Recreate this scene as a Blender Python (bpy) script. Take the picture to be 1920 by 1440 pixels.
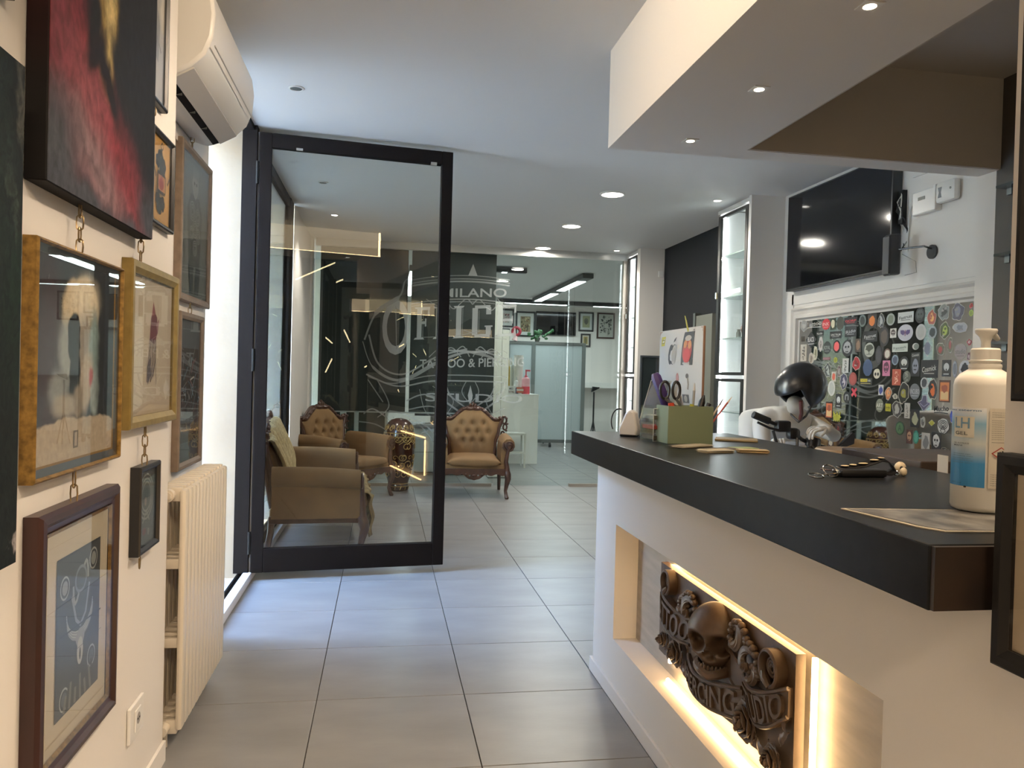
import bpy, bmesh, math, random
from mathutils import Vector, Matrix
random.seed(7)
sc = bpy.context.scene
for o in list(bpy.data.objects):
    bpy.data.objects.remove(o)
COL = sc.collection
PI = math.pi

# ---------------------------------------------------------------- camera
H = 1.341
yaw, pitch, roll = .1638, -.0121, .0267
fw = Vector((math.sin(yaw)*math.cos(pitch), math.cos(yaw)*math.cos(pitch), math.sin(pitch)))
r0 = fw.cross(Vector((0, 0, 1))).normalized(); u0 = r0.cross(fw)
rr = r0*math.cos(roll)+u0*math.sin(roll); uu = -r0*math.sin(roll)+u0*math.cos(roll)
cd = bpy.data.cameras.new('camera'); cam = bpy.data.objects.new('camera', cd); COL.objects.link(cam)
cd.sensor_width = 36; cd.lens = 1458/1920*36; cd.clip_start = .05; cd.clip_end = 200
R = Matrix((rr, uu, -fw)).transposed().to_4x4(); R.translation = Vector((0, 0, H))
cam.matrix_world = R
sc.camera = cam

# ---------------------------------------------------------------- world, lamps, exposure
W = bpy.data.worlds.new('world'); sc.world = W; W.use_nodes = True
nt = W.node_tree; bg = nt.nodes['Background']
sky = nt.nodes.new('ShaderNodeTexSky'); sky.sky_type = 'NISHITA'
sky.sun_disc = False; sky.sun_elevation = math.radians(35); sky.sun_rotation = math.radians(90)
sky.air_density = 1.0; sky.dust_density = .3; sky.ozone_density = 1.5
nt.links.new(sky.outputs[0], bg.inputs[0]); bg.inputs[1].default_value = 20
sc.view_settings.view_transform = 'Standard'; sc.view_settings.look = 'None'
sc.view_settings.exposure = 0.2; sc.view_settings.gamma = 1; sc.view_settings.use_curve_mapping = False
cy = sc.cycles
cy.max_bounces = 9; cy.diffuse_bounces = 5; cy.glossy_bounces = 5; cy.transmission_bounces = 6; cy.transparent_max_bounces = 14
cy.sample_clamp_indirect = 4; cy.caustics_reflective = False; cy.caustics_refractive = False
cy.use_denoising = True; cy.use_adaptive_sampling = False

def lamp(name, kind, loc, power, color, size=.1, size_y=None, direction=(0, 0, -1), spread=None, portal=False, spot=None):
    l = bpy.data.lights.new(name, kind); o = bpy.data.objects.new(name, l); COL.objects.link(o)
    o.location = loc; l.energy = power; l.color = color
    o.rotation_euler = Vector(direction).to_track_quat('-Z', 'Y').to_euler()
    if kind == 'AREA':
        l.shape = 'RECTANGLE' if size_y else 'DISK'; l.size = size
        if size_y: l.size_y = size_y
        if spread: l.spread = spread
        l.cycles.is_portal = portal
    elif kind == 'SPOT':
        l.shadow_soft_size = size; l.spot_size = spot or 1.6; l.spot_blend = .7
    else:
        l.shadow_soft_size = size
    return o
WARM = (1, .66, .34); NEUT = (1, .93, .82); COOL = (.86, .97, 1)
# daylight through the open door bay and the glazed bays of the street side
lamp('door_daylight', 'AREA', (-.95, 4.55, 1.42), 1, (1, 1, 1), 1.1, 2.8, (1, 0, 0), portal=True)
lamp('window_daylight', 'AREA', (-1.0, 7.0, 1.42), 1, (1, 1, 1), 3.7, 2.8, (1, 0, 0), portal=True)
# ceiling downlights of the waiting room, soffit spots, warm lamps of the entrance behind the camera
for y in (6.2, 7.62, 9.03):
    lamp('downlight_lamp', 'AREA', (1.82, y, 2.815), 22, NEUT, .17)
for x, y in ((2.73, 6.19), (2.70, 8.95), (-.51, 7.78)):
    lamp('spot_lamp', 'SPOT', (x, y, 2.83), 45, NEUT, .03, spot=1.9)
for y, e in ((3.29, 16), (2.65, 22), (2.0, 30), (1.35, 130), (.70, 85), (.05, 40)):
    lamp('soffit_lamp', 'SPOT', (1.316, y, 2.385), e*.4, (1, .76, .52), .03, spot=2.75 if y > 1.5 else 1.7)
lamp('entrance_lamp', 'AREA', (.6, -1.93, 3.32), 110, (1, .76, .52), 1.7, .4, (0, 1, -.45))
for y in (-.4, .45, 1.7, 2.4):       # fill spots added out of view to brighten the picture wall
    lamp('fill_spot', 'SPOT', (.92, y, 2.82), 85, (1, .79, .58), .05, direction=(-1.62, .3, -1.75), spot=1.35)
for y in (1.95, 2.5):                # more added fill, for the face of the soffit
    lamp('fill_spot', 'SPOT', (-.35, y, 2.80), 30, (1, .83, .64), .05, direction=(1.35, .15, -.28), spot=1.5)
lamp('fill_spot', 'SPOT', (.92, 1.8, 2.80), 75, (1, .79, .58), .05, direction=(-1.57, 1.15, -.32), spot=.8)  # added fill spot to brighten the air conditioner
lamp('back_room_lamp', 'AREA', (3.0, 15.2, 2.77), 30, COOL, 2.6, .08)
lamp('back_room_lamp', 'AREA', (2.9, 12.6, 2.74), 38, COOL, .14, 3.2)
lamp('back_room_lamp', 'AREA', (.4, 12.6, 2.74), 38, COOL, .14, 3.2)

# ---------------------------------------------------------------- materials
def mat(name, color, rough=.5, metal=0., noise=0., nscale=8., bump=0., bscale=60., spec=.5, emit=None, estr=1., sheen=0., coat=0., stretch=None, color2=None, alpha=None):
    m = bpy.data.materials.new(name); m.use_nodes = True
    n = m.node_tree.nodes; l = m.node_tree.links; b = n['Principled BSDF']
    b.inputs['Base Color'].default_value = (*color, 1); b.inputs['Roughness'].default_value = rough
    b.inputs['Metallic'].default_value = metal; b.inputs['Specular IOR Level'].default_value = spec
    if sheen: b.inputs['Sheen Weight'].default_value = sheen; b.inputs['Sheen Roughness'].default_value = .4; b.inputs['Sheen Tint'].default_value = (*[min(1, c*2+.1) for c in color], 1)
    if coat: b.inputs['Coat Weight'].default_value = coat; b.inputs['Coat Roughness'].default_value = .08
    if emit: b.inputs['Emission Color'].default_value = (*emit, 1); b.inputs['Emission Strength'].default_value = estr
    if noise or bump or color2:
        tc = n.new('ShaderNodeTexCoord'); src = tc.outputs['Object']
        if stretch:
            mp = n.new('ShaderNodeMapping'); mp.inputs['Scale'].default_value = stretch; l.new(src, mp.inputs[0]); src = mp.outputs[0]
    if noise or color2:
        t = n.new('ShaderNodeTexNoise'); t.inputs['Scale'].default_value = nscale; t.inputs['Detail'].default_value = 6; l.new(src, t.inputs['Vector'])
        r = n.new('ShaderNodeValToRGB'); r.color_ramp.elements[0].position = .3; r.color_ramp.elements[1].position = .7
        c2 = color2 or tuple(c*(1+noise) for c in color)
        c1 = color if color2 else tuple(c*(1-noise) for c in color)
        r.color_ramp.elements[0].color = (*c1, 1); r.color_ramp.elements[1].color = (*c2, 1)
        l.new(t.outputs[0], r.inputs[0]); l.new(r.outputs[0], b.inputs['Base Color'])
    if bump:
        t = n.new('ShaderNodeTexNoise'); t.inputs['Scale'].default_value = bscale; t.inputs['Detail'].default_value = 5; l.new(src, t.inputs['Vector'])
        bp = n.new('ShaderNodeBump'); bp.inputs['Strength'].default_value = bump; bp.inputs['Distance'].default_value = .01
        l.new(t.outputs[0], bp.inputs['Height']); l.new(bp.outputs[0], b.inputs['Normal'])
    return m
def emitter(name, color, strength):
    m = bpy.data.materials.new(name); m.use_nodes = True; n = m.node_tree.nodes; n.clear()
    e = n.new('ShaderNodeEmission'); e.inputs[0].default_value = (*color, 1); e.inputs[1].default_value = strength
    o = n.new('ShaderNodeOutputMaterial'); m.node_tree.links.new(e.outputs[0], o.inputs[0]); return m
def glassy(name, tint=(.96, .985, .975), rough=0., base=.045, gain=.95):
    # clear sheet glass: see-through with a Schlick reflection
    m = bpy.data.materials.new(name); m.use_nodes = True; n = m.node_tree.nodes; l = m.node_tree.links; n.clear()
    tr = n.new('ShaderNodeBsdfTransparent'); tr.inputs[0].default_value = (*tint, 1)
    gl = n.new('ShaderNodeBsdfGlossy'); gl.inputs['Roughness'].default_value = rough
    lw = n.new('ShaderNodeLayerWeight'); lw.inputs[0].default_value = .5
    p = n.new('ShaderNodeMath'); p.operation = 'POWER'; p.inputs[1].default_value = 5; l.new(lw.outputs['Facing'], p.inputs[0])
    k = n.new('ShaderNodeMath'); k.operation = 'MULTIPLY_ADD'; k.inputs[1].default_value = gain; k.inputs[2].default_value = base; l.new(p.outputs[0], k.inputs[0])
    mx = n.new('ShaderNodeMixShader'); l.new(k.outputs[0], mx.inputs[0]); l.new(tr.outputs[0], mx.inputs[1]); l.new(gl.outputs[0], mx.inputs[2])
    o = n.new('ShaderNodeOutputMaterial'); l.new(mx.outputs[0], o.inputs[0]); return m
def frosted(name, color, amount, rough=.6):
    # thin translucent film or frosted acrylic: part see-through, part diffuse
    m = bpy.data.materials.new(name); m.use_nodes = True; n = m.node_tree.nodes; l = m.node_tree.links; n.clear()
    tr = n.new('ShaderNodeBsdfTransparent'); df = n.new('ShaderNodeBsdfDiffuse'); df.inputs[0].default_value = (*color, 1)
    tl = n.new('ShaderNodeBsdfTranslucent'); tl.inputs[0].default_value = (*color, 1)
    a = n.new('ShaderNodeMixShader'); a.inputs[0].default_value = .45; l.new(df.outputs[0], a.inputs[1]); l.new(tl.outputs[0], a.inputs[2])
    mx = n.new('ShaderNodeMixShader'); mx.inputs[0].default_value = amount; l.new(tr.outputs[0], mx.inputs[1]); l.new(a.outputs[0], mx.inputs[2])
    o = n.new('ShaderNodeOutputMaterial'); l.new(mx.outputs[0], o.inputs[0]); return m
def hexc(s):
    s = s.lstrip('#'); v = [int(s[i:i+2], 16)/255 for i in (0, 2, 4)]
    return tuple(c/12.92 if c <= .04045 else ((c+.055)/1.055)**2.4 for c in v)
_cc = {}
def ink(h, rough=.55):
    if (h, rough) not in _cc: _cc[h, rough] = mat('print_'+h, hexc(h), rough)
    return _cc[h, rough]
Mw = mat('white_wall_paint', (.78, .745, .70), .75, bump=.03, bscale=180)
Mceil = mat('ceiling_paint', (.76, .75, .73), .8)
Mtaupe = mat('taupe_paint', (.54, .50, .445), .7)
Mdark = mat('anthracite_paint', (.016, .017, .019), .8, spec=.25)
Mtile = mat('grey_porcelain', (.235, .23, .225), .34, noise=.14, nscale=2.2, bump=.02, bscale=40, stretch=(1, 2.4, 1))
Mgrout = mat('dark_grout', (.05, .045, .04), .9)
Mblack = mat('black_anodised_metal', (.007, .005, .0045), .6, spec=.08)
Mblackp = mat('black_plastic', (.012, .012, .013), .35)
Mblackm = mat('matte_black', (.012, .011, .010), .65, spec=.2)
Mwhitep = mat('white_plastic', (.80, .78, .74), .3)
Mcream = mat('cream_radiator_enamel', (.72, .65, .54), .35)
Mcounter = mat('dark_counter_laminate', (.011, .0115, .012), .30, noise=.12, nscale=30)
Mcounter.node_tree.nodes['Principled BSDF'].inputs['IOR'].default_value = 1.16
Mcend = mat('counter_end_grain', (.012, .006, .003), .5, noise=.6, nscale=9)
Msteel = mat('brushed_steel', (.55, .54, .52), .3, 1)
Mchrome = mat('chrome', (.75, .74, .72), .1, 1)
Mbrass = mat('aged_brass_chain', (.30, .22, .12), .35, 1)
Mgold = mat('gilt_frame', (.26, .15, .035), .42, .45, noise=.45, nscale=60)
Mgold2 = mat('pale_gilt_frame', (.30, .21, .065), .38, .45, noise=.15, nscale=30)
Mwood = mat('carved_walnut', (.055, .021, .011), .32, noise=.35, nscale=14, coat=.25)
Mmahog = mat('mahogany_frame', (.036, .013, .010), .35, noise=.3, nscale=18, stretch=(1, 1, .2))
Mtaupef = mat('taupe_frame', (.19, .14, .10), .5, noise=.15, nscale=30)
Mvelvet = mat('tan_velvet', (.185, .106, .043), .85, noise=.18, nscale=5, sheen=.22, bump=.05, bscale=300)
Mglass = glassy('clear_glass')
Mgreen = glassy('greenish_sheet_glass', (.92, .962, .95), base=.04)
Mpicg = glassy('picture_glass', (.98, .98, .98), base=.03)
Mmirror = mat('mirror_silver', (.72, .74, .73), .02, 1)
Mgrey = mat('grey_metal', (.16, .17, .16), .4, .6)
Mpaper = mat('paper', (.75, .72, .66), .8)

# ---------------------------------------------------------------- mesh helpers
WM = {}
class MB:
    def __init__(s): s.v = []; s.f = []; s.m = []
    def add(s, vs, fs, mi=0):
        o = len(s.v); s.v += [tuple(v) for v in vs]; s.f += [tuple(i+o for i in f) for f in fs]; s.m += [mi]*len(fs); return s
    def box(s, lo, hi, mi=0, bev=0.):
        lo = Vector(lo); hi = Vector(hi)
        if not bev:
            vs = [(x, y, z) for z in (lo.z, hi.z) for y in (lo.y, hi.y) for x in (lo.x, hi.x)]
            return s.add(vs, [(0, 2, 3, 1), (4, 5, 7, 6), (0, 1, 5, 4), (2, 6, 7, 3), (0, 4, 6, 2), (1, 3, 7, 5)], mi)
        bm = bmesh.new(); bmesh.ops.create_cube(bm, size=1)
        for v in bm.verts: v.co = Vector([(lo[i]+hi[i])/2+v.co[i]*(hi[i]-lo[i]) for i in range(3)])
        bmesh.ops.bevel(bm, geom=bm.edges[:], offset=bev, segments=2, affect='EDGES', profile=.5)
        return s.bm(bm, mi)
    def bm(s, bm, mi=0, M=None):
        bm.verts.index_update(); vs = [(M @ v.co if M else v.co.copy()) for v in bm.verts]
        s.add(vs, [[v.index for v in f.verts] for f in bm.faces], mi); bm.free(); return s
    def tube(s, pts, r, n=8, mi=0, closed=False, caps=True, flat=1.):
        pts = [Vector(p) for p in pts]; N = len(pts); rs = r if isinstance(r, (list, tuple)) else [r]*N
        vs = []; up = None
        for i, p in enumerate(pts):
            a = pts[(i-1) % N] if (closed or i) else p; b = pts[(i+1) % N] if (closed or i < N-1) else p
            t = (b-a).normalized() if (b-a).length > 1e-9 else Vector((0, 0, 1))
            if up is None:
                up = Vector((0, 0, 1)) if abs(t.z) < .9 else Vector((1, 0, 0))
            x = up-t*up.dot(t)
            if x.length < 1e-6: x = t.orthogonal()
            x.normalize(); up = x; y = t.cross(x)
            for k in range(n):
                an = 2*PI*k/n; vs.append(p+x*math.cos(an)*rs[i]*flat+y*math.sin(an)*rs[i])
        fs = []
        for i in range(N if closed else N-1):
            j = (i+1) % N
            for k in range(n): fs.append((i*n+k, i*n+(k+1) % n, j*n+(k+1) % n, j*n+k))
        if caps and not closed: fs += [tuple(range(n))[::-1], tuple(range((N-1)*n, N*n))]
        return s.add(vs, fs, mi)
    def cyl(s, a, b, r, r2=None, n=16, mi=0): return s.tube([a, b], [r, r if r2 is None else r2], n, mi)
    def lathe(s, prof, n=24, mi=0, M=None, cap=True):
        vs = []; fs = []
        for (r, z) in prof:
            for k in range(n):
                a = 2*PI*k/n; v = Vector((r*math.cos(a), r*math.sin(a), z)); vs.append(M @ v if M else v)
        for i in range(len(prof)-1):
            for k in range(n): fs.append((i*n+k, i*n+(k+1) % n, (i+1)*n+(k+1) % n, (i+1)*n+k))
        if cap: fs += [tuple(range(n))[::-1], tuple(range((len(prof)-1)*n, len(prof)*n))]
        return s.add(vs, fs, mi)
    def ell(s, c, r, mi=0, M=None, seg=16, ring=10):
        bm = bmesh.new(); bmesh.ops.create_uvsphere(bm, u_segments=seg, v_segments=ring, radius=1)
        r = (r, r, r) if not isinstance(r, (tuple, list)) else r
        T = Matrix.Translation(c) @ (M.to_4x4() if M else Matrix()) @ Matrix.Diagonal((*r, 1))
        return s.bm(bm, mi, T)
    def poly(s, pts, mi=0): return s.add(pts, [tuple(range(len(pts)))], mi)
    def prism(s, pts, ext, mi=0):
        n = len(pts); e = Vector(ext); a = [Vector(p) for p in pts]
        return s.add(a+[p+e for p in a], [tuple(range(n))[::-1], tuple(range(n, 2*n))]+[(i, (i+1) % n, n+(i+1) % n, n+i) for i in range(n)], mi)
    def grid(s, fn, nu, nv, mi=0, closed_u=False):
        vs = [fn(i/(nu if closed_u else nu-1), j/(nv-1)) for j in range(nv) for i in range(nu)]
        fs = []
        for j in range(nv-1):
            for i in range(nu if closed_u else nu-1):
                i2 = (i+1) % nu; fs.append((j*nu+i, j*nu+i2, (j+1)*nu+i2, (j+1)*nu+i))
        return s.add(vs, fs, mi)
    def xform(s, M): s.v = [tuple(M @ Vector(v)) for v in s.v]; return s
    def build(s, name, mats, parent=None, smooth=False, bevel=0., world=False, subsurf=0, fixn=True, angle=None):
        me = bpy.data.meshes.new(name)
        vs = s.v
        if world and parent is not None:
            I = WM[parent.name].inverted(); vs = [tuple(I @ Vector(v)) for v in vs]
        me.from_pydata(vs, [], s.f)
        for m in (mats if isinstance(mats, (list, tuple)) else [mats]): me.materials.append(m)
        if any(s.m): me.polygons.foreach_set('material_index', s.m)
        if fixn and len(s.f) < 60000:
            bm = bmesh.new(); bm.from_mesh(me); bmesh.ops.recalc_face_normals(bm, faces=bm.faces[:]); bm.to_mesh(me); bm.free()
        if smooth:
            me.polygons.foreach_set('use_smooth', [True]*len(me.polygons))
            me.set_sharp_from_angle(angle=math.radians(angle or 38))
        me.update()
        o = bpy.data.objects.new(name, me); COL.objects.link(o)
        if parent is not None: o.parent = parent; WM[o.name] = WM[parent.name].copy()
        else: WM[o.name] = Matrix()
        if bevel:
            b = o.modifiers.new('bevel', 'BEVEL'); b.width = bevel; b.segments = 2; b.limit_method = 'ANGLE'
        if subsurf:
            b = o.modifiers.new('sub', 'SUBSURF'); b.levels = b.render_levels = subsurf
        return o
def tag(o, label, cat, group=None):
    o['label'] = label; o['category'] = cat
    if group: o['group'] = group
    return o
def thing(name, label, cat, loc=(0, 0, 0), rz=0., group=None, kind=None):
    o = bpy.data.objects.new(name, None); COL.objects.link(o); o.location = loc; o.rotation_euler = (0, 0, rz); o.empty_display_size = .05
    WM[o.name] = Matrix.Translation(loc) @ Matrix.Rotation(rz, 4, 'Z')
    if kind: o['kind'] = kind
    if label: tag(o, label, cat, group)
    return o
def struct(name, mb, m, **k):
    o = mb.build(name, m, **k); o['kind'] = 'structure'; return o
def boxm(*a, **k): return MB().box(*a, **k)
def sub(mb, name, m, parent, **k): return mb.build(name, m, parent, world=True, **k)
def arc(c, r, a0, a1, n=12): return [(c[0]+r*math.cos(a0+(a1-a0)*i/n), c[1]+r*math.sin(a0+(a1-a0)*i/n)) for i in range(n+1)]
def ngon(cx, cy, rx, ry, n=24, ph=0.): return [(cx+rx*math.cos(2*PI*i/n+ph), cy+ry*math.sin(2*PI*i/n+ph)) for i in range(n)]
_txt = {}
def text2d(s):
    """outline of a word as flat triangles, normalised to width 1 and height 1"""
    if s not in _txt:
        cu = bpy.data.curves.new('t', 'FONT'); cu.body = s; cu.resolution_u = 4; cu.offset = .012
        o = bpy.data.objects.new('t', cu); COL.objects.link(o)
        me = bpy.data.meshes.new_from_object(o.evaluated_get(bpy.context.evaluated_depsgraph_get()))
        v = [tuple(x.co) for x in me.vertices]; f = [tuple(p.vertices) for p in me.polygons]
        bpy.data.objects.remove(o); bpy.data.curves.remove(cu); bpy.data.meshes.remove(me)
        x0 = min(a[0] for a in v); x1 = max(a[0] for a in v); y0 = min(a[1] for a in v); y1 = max(a[1] for a in v)
        _txt[s] = ([((a[0]-x0)/(x1-x0), (a[1]-y0)/(y1-y0)) for a in v], f)
    return _txt[s]
class Flat:
    """flat print on a plane: every added shape lies a hair above the one before"""
    def __init__(s, o, U, V, w, h, lift=.0004):
        s.o = Vector(o); s.U = Vector(U); s.V = Vector(V); s.N = s.U.cross(s.V).normalized(); s.w = w; s.h = h; s.lift = lift; s.k = 0; s.mb = MB(); s.ms = []; s.ids = {}
    def mi(s, c, rough=.6):
        m = ink(c, rough) if isinstance(c, str) else c
        if m.name not in s.ids: s.ids[m.name] = len(s.ms); s.ms.append(m)
        return s.ids[m.name]
    def P(s, x, y): return s.o+s.U*(x*s.w)+s.V*(y*s.h)+s.N*(s.lift*s.k)
    def poly(s, pts, c):
        s.k += 1; s.mb.poly([s.P(*p) for p in pts], s.mi(c)); return s
    def rect(s, x0, y0, x1, y1, c): return s.poly([(x0, y0), (x1, y0), (x1, y1), (x0, y1)], c)
    def disc(s, x, y, rx, ry, c, n=24): return s.poly(ngon(x, y, rx, ry, n), c)
    def line(s, pts, w, c):
        s.k += 1; n = len(pts); L = []; Rr = []
        for i, p in enumerate(pts):
            a = pts[max(0, i-1)]; b = pts[min(n-1, i+1)]
            dx, dy = (b[0]-a[0])*s.w, (b[1]-a[1])*s.h; d = math.hypot(dx, dy) or 1
            ww = (w[i] if isinstance(w, (list, tuple)) else w)/2; nx, ny = -dy/d*ww/s.w, dx/d*ww/s.h
            L.append((p[0]+nx, p[1]+ny)); Rr.append((p[0]-nx, p[1]-ny))
        vs = [s.P(*p) for p in L+Rr]; s.mb.add(vs, [(i, i+1, n+i+1, n+i) for i in range(n-1)], s.mi(c)); return s
    def text(s, t, x0, y0, x1, y1, c, warp=None):
        s.k += 1; v, f = text2d(t); q = [(x0+a*(x1-x0), y0+b*(y1-y0)) for a, b in v]
        if warp: q = [warp(*p) for p in q]
        s.mb.add([s.P(*p) for p in q], f, s.mi(c)); return s
    def build(s, name, parent, **k): return s.mb.build(name, s.ms, parent, fixn=False, **k)
def copytree(o, loc=None, rz=None, label=None):
    c = o.copy(); COL.objects.link(c)
    if loc is not None: c.location = loc
    if rz is not None: c.rotation_euler = (0, 0, rz)
    if label: c['label'] = label
    for ch in list(o.children):
        d = ch.copy(); COL.objects.link(d); d.parent = c
        for g in list(ch.children):
            e = g.copy(); COL.objects.link(e); e.parent = d
    return c
# ================================================================ setting
CE = 2.85
fl = struct('floor', boxm((-.86, -4, -.06), (6, 16.9, -.006)), Mgrout)
T0 = MB().box((.002, .002, -.02), (.598, .598, 0), bev=.0015)
tm = None; rest = MB()
for j in range(-7, 28):
    for i in range(-1, 10):
        x = -.236+.6*i; y = .218+.6*j
        if y < 9 and x > 3.2: continue
        if y < 3.3 and x > 2.7: continue
        if y < .2 or y > 16.3:
            rest.box((x+.002, y+.002, -.02), (x+.598, y+.598, 0)); continue
        if tm is None:
            o = T0.build('floor_tile', Mtile, fl); tm = o.data
        else:
            o = bpy.data.objects.new('floor_tile', tm); COL.objects.link(o); o.parent = fl
        o.location = (x, y, 0)
o = rest.build('floor_tile_field', Mtile, fl); o['kind'] = 'stuff'
struct('ceiling', MB().box((-1.3, -.6, CE), (6, 17, CE+.15)).box((-1.3, -.6, CE), (6, -.45, 3.8)).box((-1.3, -5, 3.7), (6, -.5, 3.85)), Mceil)
struct('wall_left', MB().box((-1.3, -4, -.06), (-.71, 2.775, 3.8)), Mw)
struct('sky_blocker_left', boxm((-2.1, -4, -.06), (-1.301, 3.98, 7)), Mw)  # unseen block, added to keep sky light off the pier
struct('wall_left_niche', boxm((-1.3, 2.775, -.06), (-.87, 4.0, CE)), Mw)
Mpier = mat('weathered_plaster', (.31, .235, .155), .85, bump=.12, bscale=30, color2=(.27, .20, .13), nscale=3)
struct('wall_pier', boxm((-1.5, 5.14, -.06), (-.855, 5.34, CE)), Mpier)
struct('wall_street_end', MB().box((-1.6, 9.1, -.06), (-.83, 9.3, CE)).box((-1.1, 7.45, -.06), (-.85, 9.1, CE)), Mw)
struct('wall_near', boxm((-1.3, -4.2, -.06), (6, -4, 3.8)), Mdark)
struct('wall_right_near', MB().box((.975, .45, 0), (1.2, 1.0899, 2.4)), Mw)
struct('wall_right_recess', MB().box((2.93, -4, 0), (3.2, 3.38, 3.8)), mat('shaded_taupe', (.075, .066, .055), .75, spec=.2))  # taupe wall with the shade of the recess painted into its colour
struct('wall_right_pillar', boxm((2.93, 3.38, 0), (3.4, 3.5, CE)), Mw)
struct('wall_right', MB().box((3.2, 3.5, 0), (3.4, 6.56, CE)).box((3.2, 8.68, 0), (3.4, 9.2, CE)), Mw)
struct('wall_right_dark', boxm((3.2, 6.56, 0), (3.4, 8.68, CE)), Mdark)
struct('wall_right_pier', boxm((2.905, 5.92, 0), (3.2, 5.965, CE)), Mw)
struct('wall_right_return', boxm((2.905, 8.68, 0), (3.2, 8.79, CE)), Mw)
struct('wall_back', boxm((-1.6, 16.6, -.06), (6, 16.8, CE)), Mw)
struct('wall_back_right', MB().box((5.4, 9.2, -.06), (5.6, 16.6, CE)).box((3.2, 9.2, 0), (5.4, 9.35, CE)), Mw)
struct('wall_back_left', boxm((-1.1, 11.0, -.06), (-.85, 16.6, CE)), Mw)
# soffit over the counter, anthracite-taupe well inside
struct('trim_soffit', MB().box((1.0, -.45, 2.4), (1.62, 3.5, CE)).box((1.62, 3.365, 2.4), (2.93, 3.5, CE)), Mw)
struct('trim_soffit_lining', MB().box((1.62, 3.355, 2.402), (2.93, 3.364, CE)).box((1.621, .8, 2.402), (1.63, 3.355, CE)).box((1.63, .8, CE-.012), (2.93, 3.355, CE-.002)), Mtaupe)
struct('trim_sill', MB().box((-.84, 4.0, 0), (-.79, 9.1, .055), bev=.004), Mw)
struct('trim_sill_track', MB().box((-.885, 4.0, .0), (-.842, 9.1, .035)).box((-.875, 4.0, .035), (-.868, 9.1, .05)), Mblack)
struct('baseboard_left', boxm((-.709, -3.9, 0), (-.699, 2.775, .07)), Mw)
struct('baseboard_right', MB().box((3.19, 3.5, 0), (3.199, 5.92, .08)).box((2.905, 5.91, 0), (3.19, 5.919, .08)), Mw)
# outside
struct('ground_street', boxm((-14, 0, -.2), (-1.3, 30, -.02)), mat('pale_pavement', (.62, .60, .56), .9, noise=.1))
struct('ground_step', boxm((-1.3, 3.9, -.06), (-.886, 5.14, .0)), mat('pale_stone', (.66, .65, .63), .8, noise=.08))
struct('wall_outside', MB().box((-9, -3, 0), (-8.6, 30, 6)).box((-5, 12.05, 2.95), (-1.15, 12.3, 6)).box((-5, 12.05, 0), (-2.9, 12.3, 2.95)), mat('ochre_facade', (.72, .60, .40), .85, noise=.06))
t = thing('roller_shutter', 'white slatted roller shutter closed outside the street window', 'shutter', (-2.0, 12.0, 0))
mb = MB()
for k in range(44): mb.box((-2.9, 11.985, .06+k*.064), (-1.2, 12.0, .06+k*.064+.052), bev=.004)
o = sub(mb, 'shutter_slats', mat('shutter_white', (.36, .355, .35), .5), t); o['kind'] = 'stuff'
sub(MB().box((-2.9, 12.0, 0), (-1.2, 12.03, 2.9)), 'shutter_backing', mat('shutter_gap', (.9, .9, .88), .6), t)

struct('sky_blocker_slab', boxm((-6.5, 5.12, 3.0), (-1.3, 12.4, 3.2)), Mceil)  # slab added to cut the sky light at the street windows
# street window bays
Mdimg = glassy('dimmed_window_glass', (.60, .62, .61))  # darker tint added to hold down the daylight coming in
t = thing('window_1', None, None, (-.865, 7.2, 0), kind='structure')
for y0, y1 in ((5.36, 5.43), (7.12, 7.36)): sub(boxm((-.90, y0, .05), (-.845, y1, CE)), 'window_post', Mblack, t)
for z0, z1 in ((.05, .12), (CE-.08, CE)): sub(boxm((-.895, 5.43, z0), (-.85, 7.12, z1)), 'window_rail', Mblack, t)
for y0, y1 in ((5.43, 7.12),): sub(boxm((-.876, y0, .12), (-.868, y1, CE-.08)), 'window_pane', Mdimg, t)
t = thing('window_3', None, None, (-.97, 10.15, 0), kind='structure')
sub(boxm((-1.0, 9.3, 0), (-.94, 11.0, .08)), 'window_rail', Mblack, t); sub(boxm((-.974, 9.3, .08), (-.968, 11.0, CE)), 'window_pane', Mdimg, t)
# bay of the open door
t = thing('door_frame_1', None, None, (-.86, 5.1, 0), kind='structure')
sub(MB().box((-.90, 5.06, .05), (-.812, 5.14, CE)), 'door_jamb', Mblack, t)
sub(MB().box((-.90, 4.0, .05), (-.875, 4.03, CE)), 'door_jamb', Mblack, t)
sub(boxm((-.90, 4.0, CE-.03), (-.83, 5.14, CE)), 'door_head', Mblack, t)
sub(boxm((-.811, 5.095, .05), (-.80, 5.12, CE-.03)), 'door_seal', mat('grey_seal', (.42, .42, .42), .6), t)
# the glazed door leaf, swung open into the room
ang = math.atan2(.15, 1.22)
t = thing('door_1', None, None, (-.80, 5.09, .05), ang, kind='structure')
DW, DH = 1.23, 2.765
def L(mb, n, m, **k): return mb.build(n, m, t, **k)
L(boxm((0, -.025, 0), (.075, .025, DH), bev=.004), 'door_stile', Mblack); L(boxm((DW-.075, -.025, 0), (DW, .025, DH), bev=.004), 'door_stile', Mblack)
L(boxm((.075, -.025, 0), (DW-.075, .025, .15), bev=.004), 'door_rail', Mblack); L(boxm((.075, -.025, DH-.09), (DW-.075, .025, DH), bev=.004), 'door_rail', Mblack)
Mdoorg = glassy('door_glass', (.955, .965, .955), base=.045)
L(boxm((.075, -.004, .15), (DW-.075, .004, DH-.09)), 'door_pane', Mdoorg)
for z in (.12, 1.27, 2.44):
    L(MB().cyl((-.012, -.02, z), (-.012, -.02, z+.14), .011, n=10).box((-.035, -.026, z+.01), (-.012, -.02, z+.13)), 'door_hinge', Mblackm)
L(MB().box((.22, -.03, DH-.094), (.26, -.02, DH-.08)).box((1.08, -.03, DH-.1), (1.12, -.005, DH-.08)), 'door_stop_clip', Msteel)

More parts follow.
